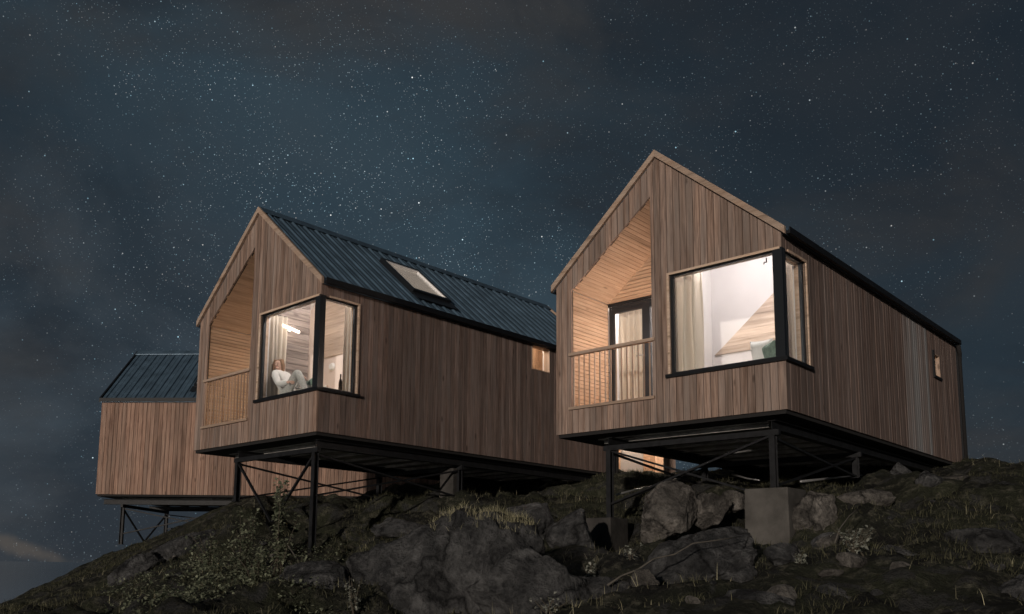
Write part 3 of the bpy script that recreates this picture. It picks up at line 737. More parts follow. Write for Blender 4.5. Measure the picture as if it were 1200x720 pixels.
# reading lamps / hooks near the window heads
for (loc_, rot_, p, nm) in ((locR, aR, (.12, .28, 2.20), 'right'), (locM, aM, (.12, .26, 2.02), 'middle')):
    mb = MB(); mb.bar((0, 0, .07), (0, 0, 0), .012); mb.bar((0, 0, 0), (0, .035, .012), .010); mb.bar((0, .035, .012), (0, .04, -.02), .010)
    hk = mb.build('hanging_hook', 'dark_metal'); place(hk, loc2w(loc_, rot_, p), rot_); tag(hk, 'small dark hook hanging at the top of the %s cabin window' % nm, 'hook')
# dark bottle on the bench by the side pane of the middle cabin
mb = MB(); mb.tube([(0, 0, 0), (0, 0, .20), (0, 0, .26), (0, 0, .28), (0, 0, .36)], [.034, .034, .022, .013, .013], 14); bt = mb.build('bottle', 'dark_metal', smooth=True); place(bt, loc2w(locM, aM, (.70, .30, .756)), aM); tag(bt, 'dark bottle standing at the side pane of the middle cabin', 'bottle')

# ------------------------------------------------------------------ the woman
def skin_mesh(name, pts, edges, rad, mat, parent, sub=2, roots=(0,), loc=None):
    me = bpy.data.meshes.new(name); me.from_pydata(pts, edges, []); o = bpy.data.objects.new(name, me); C.objects.link(o)
    me.materials.append(M[mat]); sm = o.modifiers.new('skin', 'SKIN'); sm.use_smooth_shade = True
    if not me.skin_vertices: 
        bm = bmesh.new(); bm.from_mesh(me); bm.verts.layers.skin.verify(); bm.to_mesh(me); bm.free()
    for i, r in enumerate(rad):
        sv = me.skin_vertices[0].data[i]; sv.radius = (r, r) if not isinstance(r, tuple) else r; sv.use_root = i in roots
    ss = o.modifiers.new('sub', 'SUBSURF'); ss.levels = sub; ss.render_levels = sub
    if parent: o.parent = parent
    return o
def woman():
    # local cabin axes: x into the room, y to the left. She sits on the bench, back to the bay wall, legs towards the corner
    root = empty('person', locM, aM); tag(root, 'woman in a white sweater sitting with one knee up in the middle cabin window', 'person')
    J = dict(pel=(.50, 1.52, .87), sp=(.48, 1.62, 1.02), ch=(.46, 1.70, 1.17), nk=(.44, 1.755, 1.285), hb=(.425, 1.765, 1.35), hc=(.41, 1.77, 1.43), ht=(.415, 1.785, 1.50),
        shL=(.28, 1.69, 1.225), elL=(.245, 1.50, 1.01), wrL=(.30, 1.30, 1.03), shR=(.62, 1.74, 1.225), elR=(.66, 1.52, 1.02), wrR=(.56, 1.30, 1.14),
        hipL=(.40, 1.50, .86), kneL=(.36, 1.12, 1.20), ankL=(.36, .86, .83), toeL=(.35, .68, .79), hipR=(.60, 1.50, .86), kneR=(.60, 1.06, .95), ankR=(.56, .66, .84), toeR=(.55, .53, .90))
    def grp(names, edges, rad, nm, mat, roots=(0,)):
        return skin_mesh(nm, [J[n] for n in names], [(names.index(a), names.index(b)) for a, b in edges], rad, mat, root, roots=roots)
    names = list(J)
    R = dict(pel=.115, sp=.098, ch=.11, nk=.042, hb=.055, hc=(.082, .082), ht=.066, shL=.048, elL=.036, wrL=.024, shR=.048, elR=.036, wrR=.024, hipL=.08, kneL=.055, ankL=.036, toeL=.028, hipR=.08, kneR=.055, ankR=.036, toeR=.028)
    E_ = [('pel', 'sp'), ('sp', 'ch'), ('ch', 'nk'), ('nk', 'hb'), ('hb', 'hc'), ('hc', 'ht'), ('ch', 'shL'), ('shL', 'elL'), ('elL', 'wrL'), ('ch', 'shR'), ('shR', 'elR'), ('elR', 'wrR'), ('pel', 'hipL'), ('hipL', 'kneL'), ('kneL', 'ankL'), ('ankL', 'toeL'), ('pel', 'hipR'), ('hipR', 'kneR'), ('kneR', 'ankR'), ('ankR', 'toeR')]
    # hands: palm + five bent fingers, grown from the wrists inside the same skeleton
    for s, wr, dirv, side, dn in (('L', J['wrL'], Vector((.08, -.95, -.1)).normalized(), Vector((.75, .05, .6)), Vector((0, -.2, -1))), ('R', J['wrR'], Vector((-.2, -.9, .1)).normalized(), Vector((-.75, .1, .55)), Vector((-.2, -.2, -1)))):
        w = Vector(wr); side = (side-dirv*side.dot(dirv)).normalized()
        J['pm'+s] = tuple(w+dirv*.06); names.append('pm'+s); R['pm'+s] = .024; E_.append(('wr'+s, 'pm'+s))
        for k, (o_, ln) in enumerate(((-.030, .060), (-.010, .072), (.010, .068), (.029, .052))):
            a = w+dirv*.085+side*o_; b = a+dirv*ln*.55+dn*.006; c = b+dirv*ln*.3+dn*ln*.4
            for t, q in (('a', a), ('b', b), ('c', c)): J['f%d%s%s' % (k, t, s)] = tuple(q); names.append('f%d%s%s' % (k, t, s)); R[names[-1]] = .0085
            E_ += [('pm'+s, 'f%da%s' % (k, s)), ('f%da%s' % (k, s), 'f%db%s' % (k, s)), ('f%db%s' % (k, s), 'f%dc%s' % (k, s))]
        a = w+dirv*.03+side*-.035; b = a+dirv*.035-side*.02; J['ta'+s] = tuple(a); J['tb'+s] = tuple(b); names += ['ta'+s, 'tb'+s]; R['ta'+s] = .010; R['tb'+s] = .009
        E_ += [('wr'+s, 'ta'+s), ('ta'+s, 'tb'+s)]
    grp(names, E_, [R[n] for n in names], 'body', 'skin', roots=(names.index('pel'),))
    # sweater and trousers
    n2 = ['pel', 'sp', 'ch', 'nk', 'shL', 'elL', 'wrL', 'shR', 'elR', 'wrR']
    sw = [(a, b) for a, b in E_ if a in n2 and b in n2]
    J2 = dict(J); grp(n2, sw, [.145, .128, .135, .06, .072, .060, .042, .072, .060, .042], 'sweater', 'sweater')
    n3 = ['pel', 'hipL', 'kneL', 'ankL', 'hipR', 'kneR', 'ankR']
    tr = [(a, b) for a, b in E_ if a in n3 and b in n3]
    grp(n3, tr, [.128, .098, .073, .050, .098, .073, .050], 'trousers', 'trousers')
    grp(['ankL', 'toeL'], [('ankL', 'toeL')], [.043, .036], 'sock', 'sweater'); grp(['ankR', 'toeR'], [('ankR', 'toeR')], [.043, .036], 'sock', 'sweater')
    # hair: cap and two long falls framing the face; face looks out (-x) and a little to the corner (-y)
    hc = Vector(J['hc']); fd = Vector((-.86, -.42, -.08)).normalized(); rt = fd.cross(Vector((0, 0, 1))).normalized(); up = rt.cross(fd)
    def hp(a, b, c): return tuple(hc+rt*a+fd*b+up*c)
    pts = [hp(0, -.02, .075), hp(0, -.055, .03), hp(0, -.075, -.04), hp(0, -.075, -.13), hp(0, -.06, -.22),
           hp(-.055, .005, .05), hp(-.088, .0, -.02), hp(-.092, .012, -.10), hp(-.085, .035, -.19), hp(-.08, .05, -.26),
           hp(.055, .005, .05), hp(.088, .0, -.02), hp(.092, .012, -.10), hp(.085, .035, -.19), hp(.08, .05, -.26)]
    ed = [(0, 1), (1, 2), (2, 3), (3, 4), (0, 5), (5, 6), (6, 7), (7, 8), (8, 9), (0, 10), (10, 11), (11, 12), (12, 13), (13, 14)]
    skin_mesh('hair', pts, ed, [.055, .075, .07, .06, .035, .045, .034, .032, .030, .015, .045, .034, .032, .030, .015], 'hair', root)
    # face features
    def blob(nm, c, s, mat):
        me = bpy.data.meshes.new(nm); bm = bmesh.new(); bmesh.ops.create_uvsphere(bm, u_segments=10, v_segments=8, radius=1); 
        for v in bm.verts: v.co = Vector(hp(c[0]+v.co.x*s[0], c[1]+v.co.y*s[1], c[2]+v.co.z*s[2]))
        bm.to_mesh(me); bm.free(); me.materials.append(M[mat]); o = bpy.data.objects.new(nm, me); C.objects.link(o); o.parent = root
    for s in (-1, 1): blob('eye', (s*.028, .079, -.005), (.011, .007, .006), 'eye'); blob('eyebrow', (s*.029, .082, .017), (.015, .005, .003), 'hair'); blob('ear', (s*.078, .0, -.015), (.010, .018, .028), 'skin')
    blob('nose', (0, .088, -.028), (.010, .016, .019), 'skin'); blob('mouth', (0, .079, -.058), (.020, .007, .006), 'lip'); blob('chin', (0, .058, -.078), (.03, .025, .02), 'skin')
    k = 1.06; root.scale = (k, k, k)                     # a tall woman: grow about the seat point
    c_ = loc2w((0, 0, 0), aM, (.50*(1-k), 1.60*(1-k), .765*(1-k))); root.location = Vector(locM)+c_
    return root
woman()

# ------------------------------------------------------------------ terrain
ctl = []
def cp(px, py, d): ctl.append(tuple(at(px, py, d)))
for a in [(0, 722, 20), (35, 713, 20.5), (71, 697, 21), (122, 668, 22.5), (235, 614, 26), (272, 594, 24), (300, 589, 22.5), (350, 588, 22), (420, 589, 22),
          (470, 588, 21), (560, 574, 21), (640, 566, 21), (712, 558, 21.5), (760, 562, 28), (727, 561, 29), (800, 563, 30), (850, 563, 30),
          (1127, 553, 18.3), (1160, 554, 20), (1200, 553, 24), (1180, 556, 17), (1060, 560, 17), (1100, 577, 14), (1200, 575, 14), (1000, 600, 12.3), (1100, 640, 10.5), (1200, 650, 9.5), (1000, 680, 9),
          (900, 702, 8.5), (1200, 718, 7.5), (1000, 722, 7.2), (800, 722, 7.3), (800, 690, 9.2), (790, 655, 11.4), (700, 700, 9), (640, 662, 12), (600, 610, 15.5), (560, 592, 17.5), (470, 612, 15.5),
          (430, 655, 13), (400, 705, 9.8), (300, 722, 8.3), (200, 722, 9), (100, 722, 10), (0, 725, 12), (120, 700, 16), (200, 680, 15), (250, 650, 17), (300, 640, 15.2), (330, 670, 13),
          (540, 745, 9.4), (620, 735, 9.3), (460, 735, 9.4), (540, 690, 11.3), (640, 590, 18), (790, 566, 22), (850, 564, 21), (930, 560, 20), (640, 640, 13.6), (930, 640, 11.7), (860, 645, 11.7), (700, 645, 12.9)]: cp(*a)
ctl += [(-8.95, 24.14, .42), (-8.68, 27.33, .76), (-4.08, 16.32, 1.10), (-2.38, 14.66, -.03), (-1.83, 18.73, 1.36), (-.05, 16.97, 1.25), (6.62, 14.65, 1.50), (4.67, 16.52, 1.50),
        (2.49, 14.25, .30), (2.1, 13.7, .28), (3.0, 13.6, .30), (1.9, 14.4, .45), (4.44, 12.2, .30), (0, 0, -1.62), (-3, 0, -1.7), (3, 0, -1.55), (0, 4, -1.3), (-6, 4, -1.9), (6, 4, -1.15), (-18, 6, -4.5), (-16, 16, -3.0), (-14, 24, -2.0), (-13, 34, -2.5), (0, 40, 1.2), (8, 45, 1.0), (-30, 40, -14), (-30, 5, -12), (-30, -15, -10),
        (20, 12, 1.9), (28, 26, 3.0), (34, 6, 1.0), (0, -18, -3), (20, -15, -2.0), (-15, -15, -5), (30, 48, 1.6), (0, 60, -6), (40, 60, -8), (-40, 60, -22)]
cx_ = np.array(ctl); NX = len(cx_)
def kern(a, b): return np.linalg.norm(a[:, None, :2]-b[None, :, :2], axis=2)
A_ = np.zeros((NX+3, NX+3)); A_[:NX, :NX] = kern(cx_, cx_) - np.eye(NX)*.12
A_[:NX, NX] = 1; A_[:NX, NX+1:] = cx_[:, :2]; A_[NX, :NX] = 1; A_[NX+1:, :NX] = cx_[:, :2].T
wts = np.linalg.solve(A_, np.concatenate([cx_[:, 2], [0, 0, 0]]))
def vnoise(x, y, seed):
    xi = np.floor(x).astype(int); yi = np.floor(y).astype(int); fx = x-xi; fy = y-yi; fx = fx*fx*(3-2*fx); fy = fy*fy*(3-2*fy)
    def h(a, b):
        n = (a*374761393+b*668265263+seed*974634777) & 0xffffffff; n = ((n ^ (n >> 13))*1274126177) & 0xffffffff; return ((n ^ (n >> 16)) & 0xffff)/65535.0
    return (h(xi, yi)*(1-fx)+h(xi+1, yi)*fx)*(1-fy)+(h(xi, yi+1)*(1-fx)+h(xi+1, yi+1)*fx)*fy
def fbm(x, y, s, octv, seed, gain=.5):
    v = 0; a = 1; t = 0
    for o in range(octv): v = v+a*(vnoise(x*s+o*17.3, y*s-o*9.1, seed+o)-.5); t += a; a *= gain; s *= 2.03
    return v/t*2
def terrain(x, y):
    x = np.asarray(x, float).ravel(); y = np.asarray(y, float).ravel(); out = np.zeros(len(x))
    for i in range(0, len(x), 20000):
        q = np.stack([x[i:i+20000], y[i:i+20000]], 1); out[i:i+20000] = kern(q, cx_)@wts[:NX]+wts[NX]+q@wts[NX+1:]
    ridge = 1-np.abs(fbm(x, y, .55, 3, 11)); crag = np.clip(fbm(x, y, .8, 4, 61)*4, -1, 1)*.16; crag2 = np.clip(fbm(x, y, 2.6, 4, 71)*5, -1, 1)*.05; near = np.clip((y-3)/8, .35, 1)
    keepl = np.clip((x+7)/3, .4, 1); out = out+(crag*near+crag2)*keepl+.12*fbm(x, y, .5, 3, 3)*near*keepl+.20*(ridge-.75)*near+.085*fbm(x, y, 2.2, 4, 5)+.035*fbm(x, y, 8, 3, 8)
    r = np.hypot(x, y-15); out = np.where(r > 50, out*np.exp(-(r-50)/60)-(r-50)*.45, out)
    return np.maximum(out, -46)
def axis(c0, c1, fine, lo, hi):
    a = list(np.arange(c0, c1, fine)); s = fine; v = a[-1]
    while v < hi: s *= 1.12; v += s; a.append(v)
    s = fine; v = a[0]; b = []
    while v > lo: s *= 1.12; v -= s; b.append(v)
    return np.array(b[::-1]+a)
gx = axis(-12, 13, .085, -160, 160); gy = axis(5, 24, .085, -80, 200)
GX, GY = np.meshgrid(gx, gy); GZ = terrain(GX, GY).reshape(GX.shape)
nv = GX.size; ncx = len(gx); ncy = len(gy)
me = bpy.data.meshes.new('ground'); me.vertices.add(nv); me.vertices.foreach_set('co', np.stack([GX.ravel(), GY.ravel(), GZ.ravel()], 1).ravel())
ii, jj = np.meshgrid(np.arange(ncx-1), np.arange(ncy-1)); a = (jj*ncx+ii).ravel(); q = np.stack([a, a+1, a+ncx+1, a+ncx], 1)
me.loops.add(q.size); me.loops.foreach_set('vertex_index', q.ravel().astype(np.int32)); me.polygons.add(len(q)); me.polygons.foreach_set('loop_start', np.arange(0, q.size, 4, dtype=np.int32))
me.update(calc_edges=True); me.validate(); me.polygons.foreach_set('use_smooth', [True]*len(q)); me.materials.append(M['ground'])
go = bpy.data.objects.new('ground', me); C.objects.link(go); tag(go, kind='structure')
def gz(x, y): return float(terrain([x], [y])[0])
# sea to the horizon and a far shore
mb = MB(); n = 96; mb.v = [(0, 0, -44)]+[(30000*math.cos(2*math.pi*k/n), 30000*math.sin(2*math.pi*k/n), -44) for k in range(n)]; mb.f = [(0, 1+k, 1+(k+1) % n) for k in range(n)]; mb.t = [.5]*n
tag(mb.build('sea', 'sea'), kind='structure')

# ------------------------------------------------------------------ concrete footings
def pier(name, x, y, rz, w, d, top, bot, label, mat='concrete'):
    mb = MB(); mb.hexa([(-d/2*1.05, -w/2*1.05, bot-top), (d/2*1.05, -w/2*1.05, bot-top), (d/2*1.05, w/2*1.05, bot-top), (-d/2*1.05, w/2*1.05, bot-top), (-d/2, -w/2, 0), (d/2, -w/2, 0), (d/2, w/2, 0), (-d/2, w/2, 0)])
    o = mb.build(name, mat, bevel=.015); o.location = (x, y, top); o.rotation_euler = (0, 0, rz); tag(o, label, 'concrete footing', 'concrete footings under the posts'); return o
p = loc2w(locR, aR, (.13+.02, .28, -1.09)); pier('concrete_footing', p.x, p.y, aR, .62, .62, p.z-.002, p.z-1.2, 'large square concrete block under the near front post of the right cabin')
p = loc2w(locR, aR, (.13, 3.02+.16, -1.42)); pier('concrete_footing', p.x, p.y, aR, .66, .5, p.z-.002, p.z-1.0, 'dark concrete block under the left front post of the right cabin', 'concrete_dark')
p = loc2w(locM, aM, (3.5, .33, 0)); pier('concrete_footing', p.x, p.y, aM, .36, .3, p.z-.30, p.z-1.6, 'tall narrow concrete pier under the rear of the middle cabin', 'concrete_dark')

# ------------------------------------------------------------------ boulders
def rock(px, py, depth, wpx, hpx, seed, label, mat='rock', rz=0, sub=4, flat=1.0, cuts=16, group='boulders on the hillside', dd=.8):
    c = at(px, py, depth); k = c[1]/F; w = wpx*k; h = hpx*k
    r = random.Random(seed); bm = bmesh.new(); bmesh.ops.create_icosphere(bm, subdivisions=sub, radius=1)
    pl = []
    for i in range(cuts):
        n = Vector((r.gauss(0, 1), r.gauss(0, 1), r.gauss(0, .8))).normalized(); pl.append((n, r.uniform(.52, .86)))
    off = Vector((r.random()*50, r.random()*50, r.random()*50))
    for v in bm.verts:
        p = v.co.copy()
        for n, d in pl:
            t = p.dot(n)-d
            if t > 0: p -= n*t*.985
        p *= 1.18
        nn = mnoise.fractal(p*1.3+off, 1.0, 2.0, 5); n2 = mnoise.fractal(p*6+off, .9, 2.0, 4)
        rd = 1-abs(mnoise.noise(p*2.1+off*1.3))*1.0
        q_ = p*1.25+off+Vector((nn, n2, nn))*.25; dd_, _p = mnoise.voronoi(q_); ck = max(0, 1-(dd_[1]-dd_[0])/.09)
        p *= 1+.085*nn+.035*n2-.04*max(0, rd-.85)/.15-.09*ck+.05*math.sin(17*dd_[0])*.3
        v.co = p
    me = bpy.data.meshes.new('boulder'); bm.to_mesh(me); bm.free(); me.materials.append(M[mat]); me.polygons.foreach_set('use_smooth', [True]*len(me.polygons))
    o = bpy.data.objects.new('boulder', me); C.objects.link(o); o.location = Vector(c); o.scale = (w/2, w/2*dd, h/2); o.rotation_euler = (0, rz, 0)
    return tag(o, label, 'boulder', group)
rocks = [
 (536, 724, 10.3, 262, 226, 3, 'largest rounded boulder in the foreground with dry grass on its crown', 'rock', .03, 5),
 (630, 705, 9.6, 170, 110, 14, 'low dark shoulder of rock at the right foot of the largest boulder', 'rock', .1, 5),
 (622, 615, 13.2, 72, 62, 5, 'dark rounded boulder just behind the grassy crown of the largest boulder', 'rock', 0, 4),
 (668, 628, 12.9, 62, 58, 6, 'dark boulder beside the left concrete footing', 'rock', 0, 4),
 (783, 601, 12.9, 84, 60, 7, 'pale tilted boulder left of the large concrete footing', 'rock_pale', -.45, 5),
 (832, 598, 12.9, 52, 46, 8, 'pale boulder touching the left side of the large concrete footing', 'rock_pale', 0, 4),
 (860, 588, 13.1, 30, 28, 18, 'small pale stone wedged at the top left of the large concrete footing', 'rock_pale', 0, 4),
 (952, 600, 12.2, 62, 62, 9, 'grey boulder touching the right side of the large concrete footing', 'rock_pale', 0, 4),
 (1010, 590, 13.2, 82, 30, 10, 'flat grey slab right of the boulder by the concrete footing', 'rock_pale', 0, 4),
 (815, 668, 10.4, 185, 74, 11, 'long dark ledge of rock below the pale tilted boulder', 'rock', -.28, 5),
 (755, 688, 9.4, 42, 36, 12, 'small pale faceted rock at the left end of the dark ledge', 'rock_pale', 0, 4),
 (885, 718, 7.8, 105, 44, 13, 'low rounded rock at the bottom edge right of centre', 'rock', 0, 4),
 (1075, 700, 8.4, 80, 56, 15, 'dark rock hump near the bottom right', 'rock', 0, 4),
 (1150, 640, 10.2, 100, 40, 16, 'mossy rock on the right slope', 'rock', 0, 4),
 (375, 705, 10.4, 140, 80, 17, 'flat dark rock left of the largest boulder', 'rock', .0, 5),
 (1165, 590, 13, 70, 26, 20, 'pale ledge of rock near the right edge below the horizon', 'rock_pale', 0, 4),
 (1050, 575, 15.5, 90, 20, 21, 'low pale ledge under the rear of the right cabin', 'rock_pale', 0, 4),
 (225, 640, 19, 80, 40, 22, 'dark outcrop on the left skyline of the hill', 'rock', -.35, 4),
 (560, 612, 16.5, 120, 36, 23, 'dark low outcrop in the shade under the middle cabin', 'rock', 0, 4),
 (702, 690, 9.6, 62, 34, 31, 'dark low rock between the largest boulder and the long branch', 'rock', 0, 4),
 (925, 655, 10.6, 58, 30, 32, 'grey rock just below the right corner of the large concrete footing', 'rock_pale', .1, 4),
 (985, 640, 10.9, 54, 26, 33, 'low grey rock below the flat grey slab', 'rock_pale', -.1, 4),
 (1105, 612, 12.2, 76, 30, 34, 'broad pale rock halfway up the right slope', 'rock_pale', -.15, 4),
 (965, 708, 8.2, 90, 44, 35, 'dark angular rock at the bottom edge below the spreading plant', 'rock', 0, 4),
 (1060, 655, 10.0, 70, 28, 36, 'dark flat rock left of the mossy rock on the right slope', 'rock', .12, 4),
 (1120, 568, 15.2, 64, 20, 37, 'small pale outcrop just below the rear corner of the right cabin', 'rock_pale', 0, 4),
 (480, 622, 14.2, 80, 30, 38, 'dark outcrop behind the left shoulder of the largest boulder', 'rock', .1, 4),
 (165, 668, 16.5, 70, 30, 39, 'dark outcrop low on the left slope', 'rock', -.35, 4),
 (1190, 700, 8.0, 70, 50, 25, 'dark rock at the bottom right corner', 'rock', 0, 4),
]
for (px, py, d, w, h, s, lab, mt, rz, sub) in rocks: rock(px, py, d, w, h, s, lab, mt, rz, sub)

# loose stones lying in the grass
protos = []
for k in range(4):
    rr = random.Random(900+k); bm = bmesh.new(); bmesh.ops.create_icosphere(bm, subdivisions=3, radius=1)
    pl = [(Vector((rr.gauss(0, 1), rr.gauss(0, 1), rr.gauss(0, 1))).normalized(), rr.uniform(.5, .85)) for _ in range(12)]
    for v in bm.verts:
        p = v.co.copy()
        for n, d in pl:
            t = p.dot(n)-d
            if t > 0: p -= n*t
        v.co = p*(1+.12*mnoise.fractal(p*3+Vector((k*9, 0, 0)), 1, 2, 4))
    me = bpy.data.meshes.new('stone'); bm.to_mesh(me); bm.free(); me.materials.append(M['rock' if k < 2 else 'rock_pale']); me.polygons.foreach_set('use_smooth', [False]*len(me.polygons)); protos.append(me)
rr = random.Random(77); lab = 'small loose grey stone half sunk in the dark grass'
stones = []
for i in range(64):
    px = rr.uniform(60, 1195); d = rr.uniform(7.6, 17) if px > 380 else rr.uniform(10, 19); q_ = at(px, 640, d); sz = rr.choice([.05, .07, .09, .13, .19])*rr.uniform(.8, 1.2)
    o = bpy.data.objects.new('stone', rr.choice(protos)); C.objects.link(o); o.location = (q_[0], q_[1], gz(q_[0], q_[1])+sz*.15); o.scale = (sz*rr.uniform(.8, 1.5), sz, sz*rr.uniform(.5, .9)); o.rotation_euler = (rr.uniform(-.3, .3), rr.uniform(-.3, .3), rr.random()*6)
    stones.append(o); o['category'] = 'stone'; o['group'] = 'loose stones in the grass'; o['tone'] = 0

def topx(p):                       # bearing of a point as seen from the viewpoint, used only to word the labels truthfully
    v = np.array(p, float); d = v@FW; return np.array([CX+F*(v@RT)/d, CY-F*(v@UP)/d])
anch = [('the largest boulder', 545, 660), ('the large concrete footing', 897, 604), ('the left concrete footing', 706, 624), ('the long post of the middle cabin', 368, 640),
        ('the pale tilted boulder', 783, 600), ('the dark ledge with the long branch', 815, 668), ('the spreading pale plant', 1003, 665), ('the dark hump near the bottom right', 1075, 700),
        ('the mossy rock on the right slope', 1150, 640), ('the leftmost low shrub', 245, 680), ('the flat dark rock', 375, 700), ('the flat grey slab', 1010, 590)]
cnt = {}
ords = ['closest', 'second closest', 'third closest', 'fourth closest', 'fifth closest', 'sixth closest', 'seventh closest', 'eighth closest', 'ninth closest', 'tenth closest', 'eleventh closest', 'twelfth closest']
info = []
for o in stones:
    q_ = topx(o.location); k = min(range(len(anch)), key=lambda i: math.hypot(anch[i][1]-q_[0], anch[i][2]-q_[1])); dd = math.hypot(anch[k][1]-q_[0], anch[k][2]-q_[1])
    info.append((k, 'left' if q_[0] < anch[k][1] else 'right', 'pale' if 'pale' in o.data.materials[0].name else 'dark', dd, o))
for k, sd, tn, dd, o in sorted(info, key=lambda t: t[3]):
    c_ = cnt.get((k, sd, tn), 0); cnt[(k, sd, tn)] = c_+1
    o['label'] = '%s loose stone, %s on the %s of %s' % (tn, ords[min(c_, 11)], sd, anch[k][0]); del o['tone']

# ------------------------------------------------------------------ vegetation
def blades(name, P, hgt, wid, lean, mat, label=None, cat=None, kind='stuff', group=None):
    n = len(P); az = rng.random(n)*2*np.pi; la = rng.random(n)*2*np.pi; ln = lean*rng.random(n)
    dx = np.cos(az)*wid/2; dy = np.sin(az)*wid/2; lx = np.cos(la)*ln*hgt; ly = np.sin(la)*ln*hgt
    z0 = np.zeros(n)
    v = np.stack([P+np.stack([-dx, -dy, z0], 1), P+np.stack([dx, dy, z0], 1),
                  P+np.stack([dx*.7+lx*.35, dy*.7+ly*.35, hgt*.55], 1), P+np.stack([-dx*.7+lx*.35, -dy*.7+ly*.35, hgt*.55], 1),
                  P+np.stack([lx, ly, hgt*(1-.35*ln)], 1)], 1).reshape(-1, 3)
    me = bpy.data.meshes.new(name); me.vertices.add(5*n); me.vertices.foreach_set('co', v.ravel())
    b = np.arange(n)*5; qd = np.stack([b, b+1, b+2, b+3], 1); tr = np.stack([b+3, b+2, b+4], 1)
    li = np.concatenate([qd.ravel(), tr.ravel()]).astype(np.int32); ls = np.concatenate([np.arange(n)*4, 4*n+np.arange(n)*3]).astype(np.int32)
    me.loops.add(len(li)); me.loops.foreach_set('vertex_index', li); me.polygons.add(2*n); me.polygons.foreach_set('loop_start', ls)
    me.update(calc_edges=True); t = rng.random(n); at_ = me.attributes.new('tint', 'FLOAT', 'FACE'); at_.data.foreach_set('value', np.concatenate([t, t]))
    me.materials.append(M[mat]); o = bpy.data.objects.new(name, me); C.objects.link(o); return tag(o, label, cat, group, kind)
def scatter(n, x0, x1, y0, y1, seed, thr, s=.7):
    x = rng.uniform(x0, x1, n*3); y = rng.uniform(y0, y1, n*3); keep = np.abs(x) < y*.62+1.5
    d = fbm(x, y, s, 3, seed); keep &= d > thr; x, y = x[keep][:n], y[keep][:n]; return x, y
x, y = scatter(80000, -14, 13, 5.5, 24, 21, -.02)
n = len(x); g = blades('hill_grass', np.stack([x, y, terrain(x, y)-.02], 1), rng.uniform(.04, .15, n), rng.uniform(.004, .010, n), 1.3, 'grass', 'dark grass and moss tufts covering the hillside', 'grass')
x, y = scatter(7000, -12, 13, 6, 22, 33, .22, .9)
n = len(x); blades('dry_grass', np.stack([x, y, terrain(x, y)-.02], 1), rng.uniform(.05, .20, n), rng.uniform(.003, .006, n), 1.1, 'dry', 'scattered pale dry grass stalks among the dark grass', 'grass')
dg = bpy.context.evaluated_depsgraph_get()
bpy.context.view_layer.update(); dg.update()
def drop(x, y, top=6.0):
    h, loc, nrm, *_ = sc.ray_cast(dg, Vector((x, y, top)), Vector((0, 0, -1)))
    return (loc.z if h else gz(x, y))
# crown of the largest boulder: rim light put into the grass colour
big = [o for o in C.objects if o.name == 'boulder'][0]
from mathutils.bvhtree import BVHTree
bv = BVHTree.FromPolygons([big.matrix_world @ v.co for v in big.data.vertices], [tuple(p_.vertices) for p_ in big.data.polygons])
BT = max((big.matrix_world @ v.co).z for v in big.data.vertices)
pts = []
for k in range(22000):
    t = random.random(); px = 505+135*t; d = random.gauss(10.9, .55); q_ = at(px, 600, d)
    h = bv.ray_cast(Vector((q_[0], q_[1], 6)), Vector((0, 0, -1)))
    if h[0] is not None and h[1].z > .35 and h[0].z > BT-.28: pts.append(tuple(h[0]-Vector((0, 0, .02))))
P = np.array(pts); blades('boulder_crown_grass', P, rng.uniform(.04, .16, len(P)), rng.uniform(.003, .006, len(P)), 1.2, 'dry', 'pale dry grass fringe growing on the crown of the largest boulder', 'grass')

def leaves(mb, c, r, n, size, flat=.6, rr=random):
    for i in range(n):
        d = Vector((rr.gauss(0, 1), rr.gauss(0, 1), rr.gauss(0, 1)*flat)); d = d.normalized()*r*rr.random()**.4; p = Vector(c)+d
        s = size*rr.uniform(.6, 1.25); a = Vector((rr.gauss(0, 1), rr.gauss(0, 1), rr.gauss(0, .5))).normalized(); b = a.cross(Vector((rr.gauss(0, .4), rr.gauss(0, .4), 1))).normalized()*.42
        mb.tt = rr.random(); mid = p+a*s*.5+Vector((0, 0, s*.08))
        mb.quad(p, mid+b*s, p+a*s-Vector((0, 0, s*.12)), mid-b*s)
def plant(name, px, py, depth, hpx, wpx, nst, nl, lsize, mat, label, seed, cat='shrub', group=None):
    rr = random.Random(seed); c = at(px, py, depth); k = c[1]/F; h = hpx*k; w = wpx*k; root = empty(name, (c[0], c[1], gz(c[0], c[1])-.03)); tag(root, label, cat, group)
    st = MB(); lf = MB()
    for i in range(nst):
        a = rr.random()*6.28; lean = rr.uniform(.1, 1)*w/2; top = Vector((math.cos(a)*lean, math.sin(a)*lean*.7, h*rr.uniform(.6, 1))); m_ = Vector((top.x*.35+rr.gauss(0, .02), top.y*.35, top.z*.5))
        st.tube([(rr.gauss(0, .03), rr.gauss(0, .03), 0), m_, top], [.010, .007, .003], 5)
        for j in range(nl):
            t = rr.uniform(.2, 1.05); p = (m_*min(1, t*2) if t < .5 else m_.lerp(top, (t-.5)*2)); leaves(lf, p, .045+.03*w, 2, lsize, .7, rr)
    st.build('stem', 'stem', root, smooth=True); lf.build('foliage', mat, root); return root
SG = 'leafy shrubs on the slope below the middle cabin'
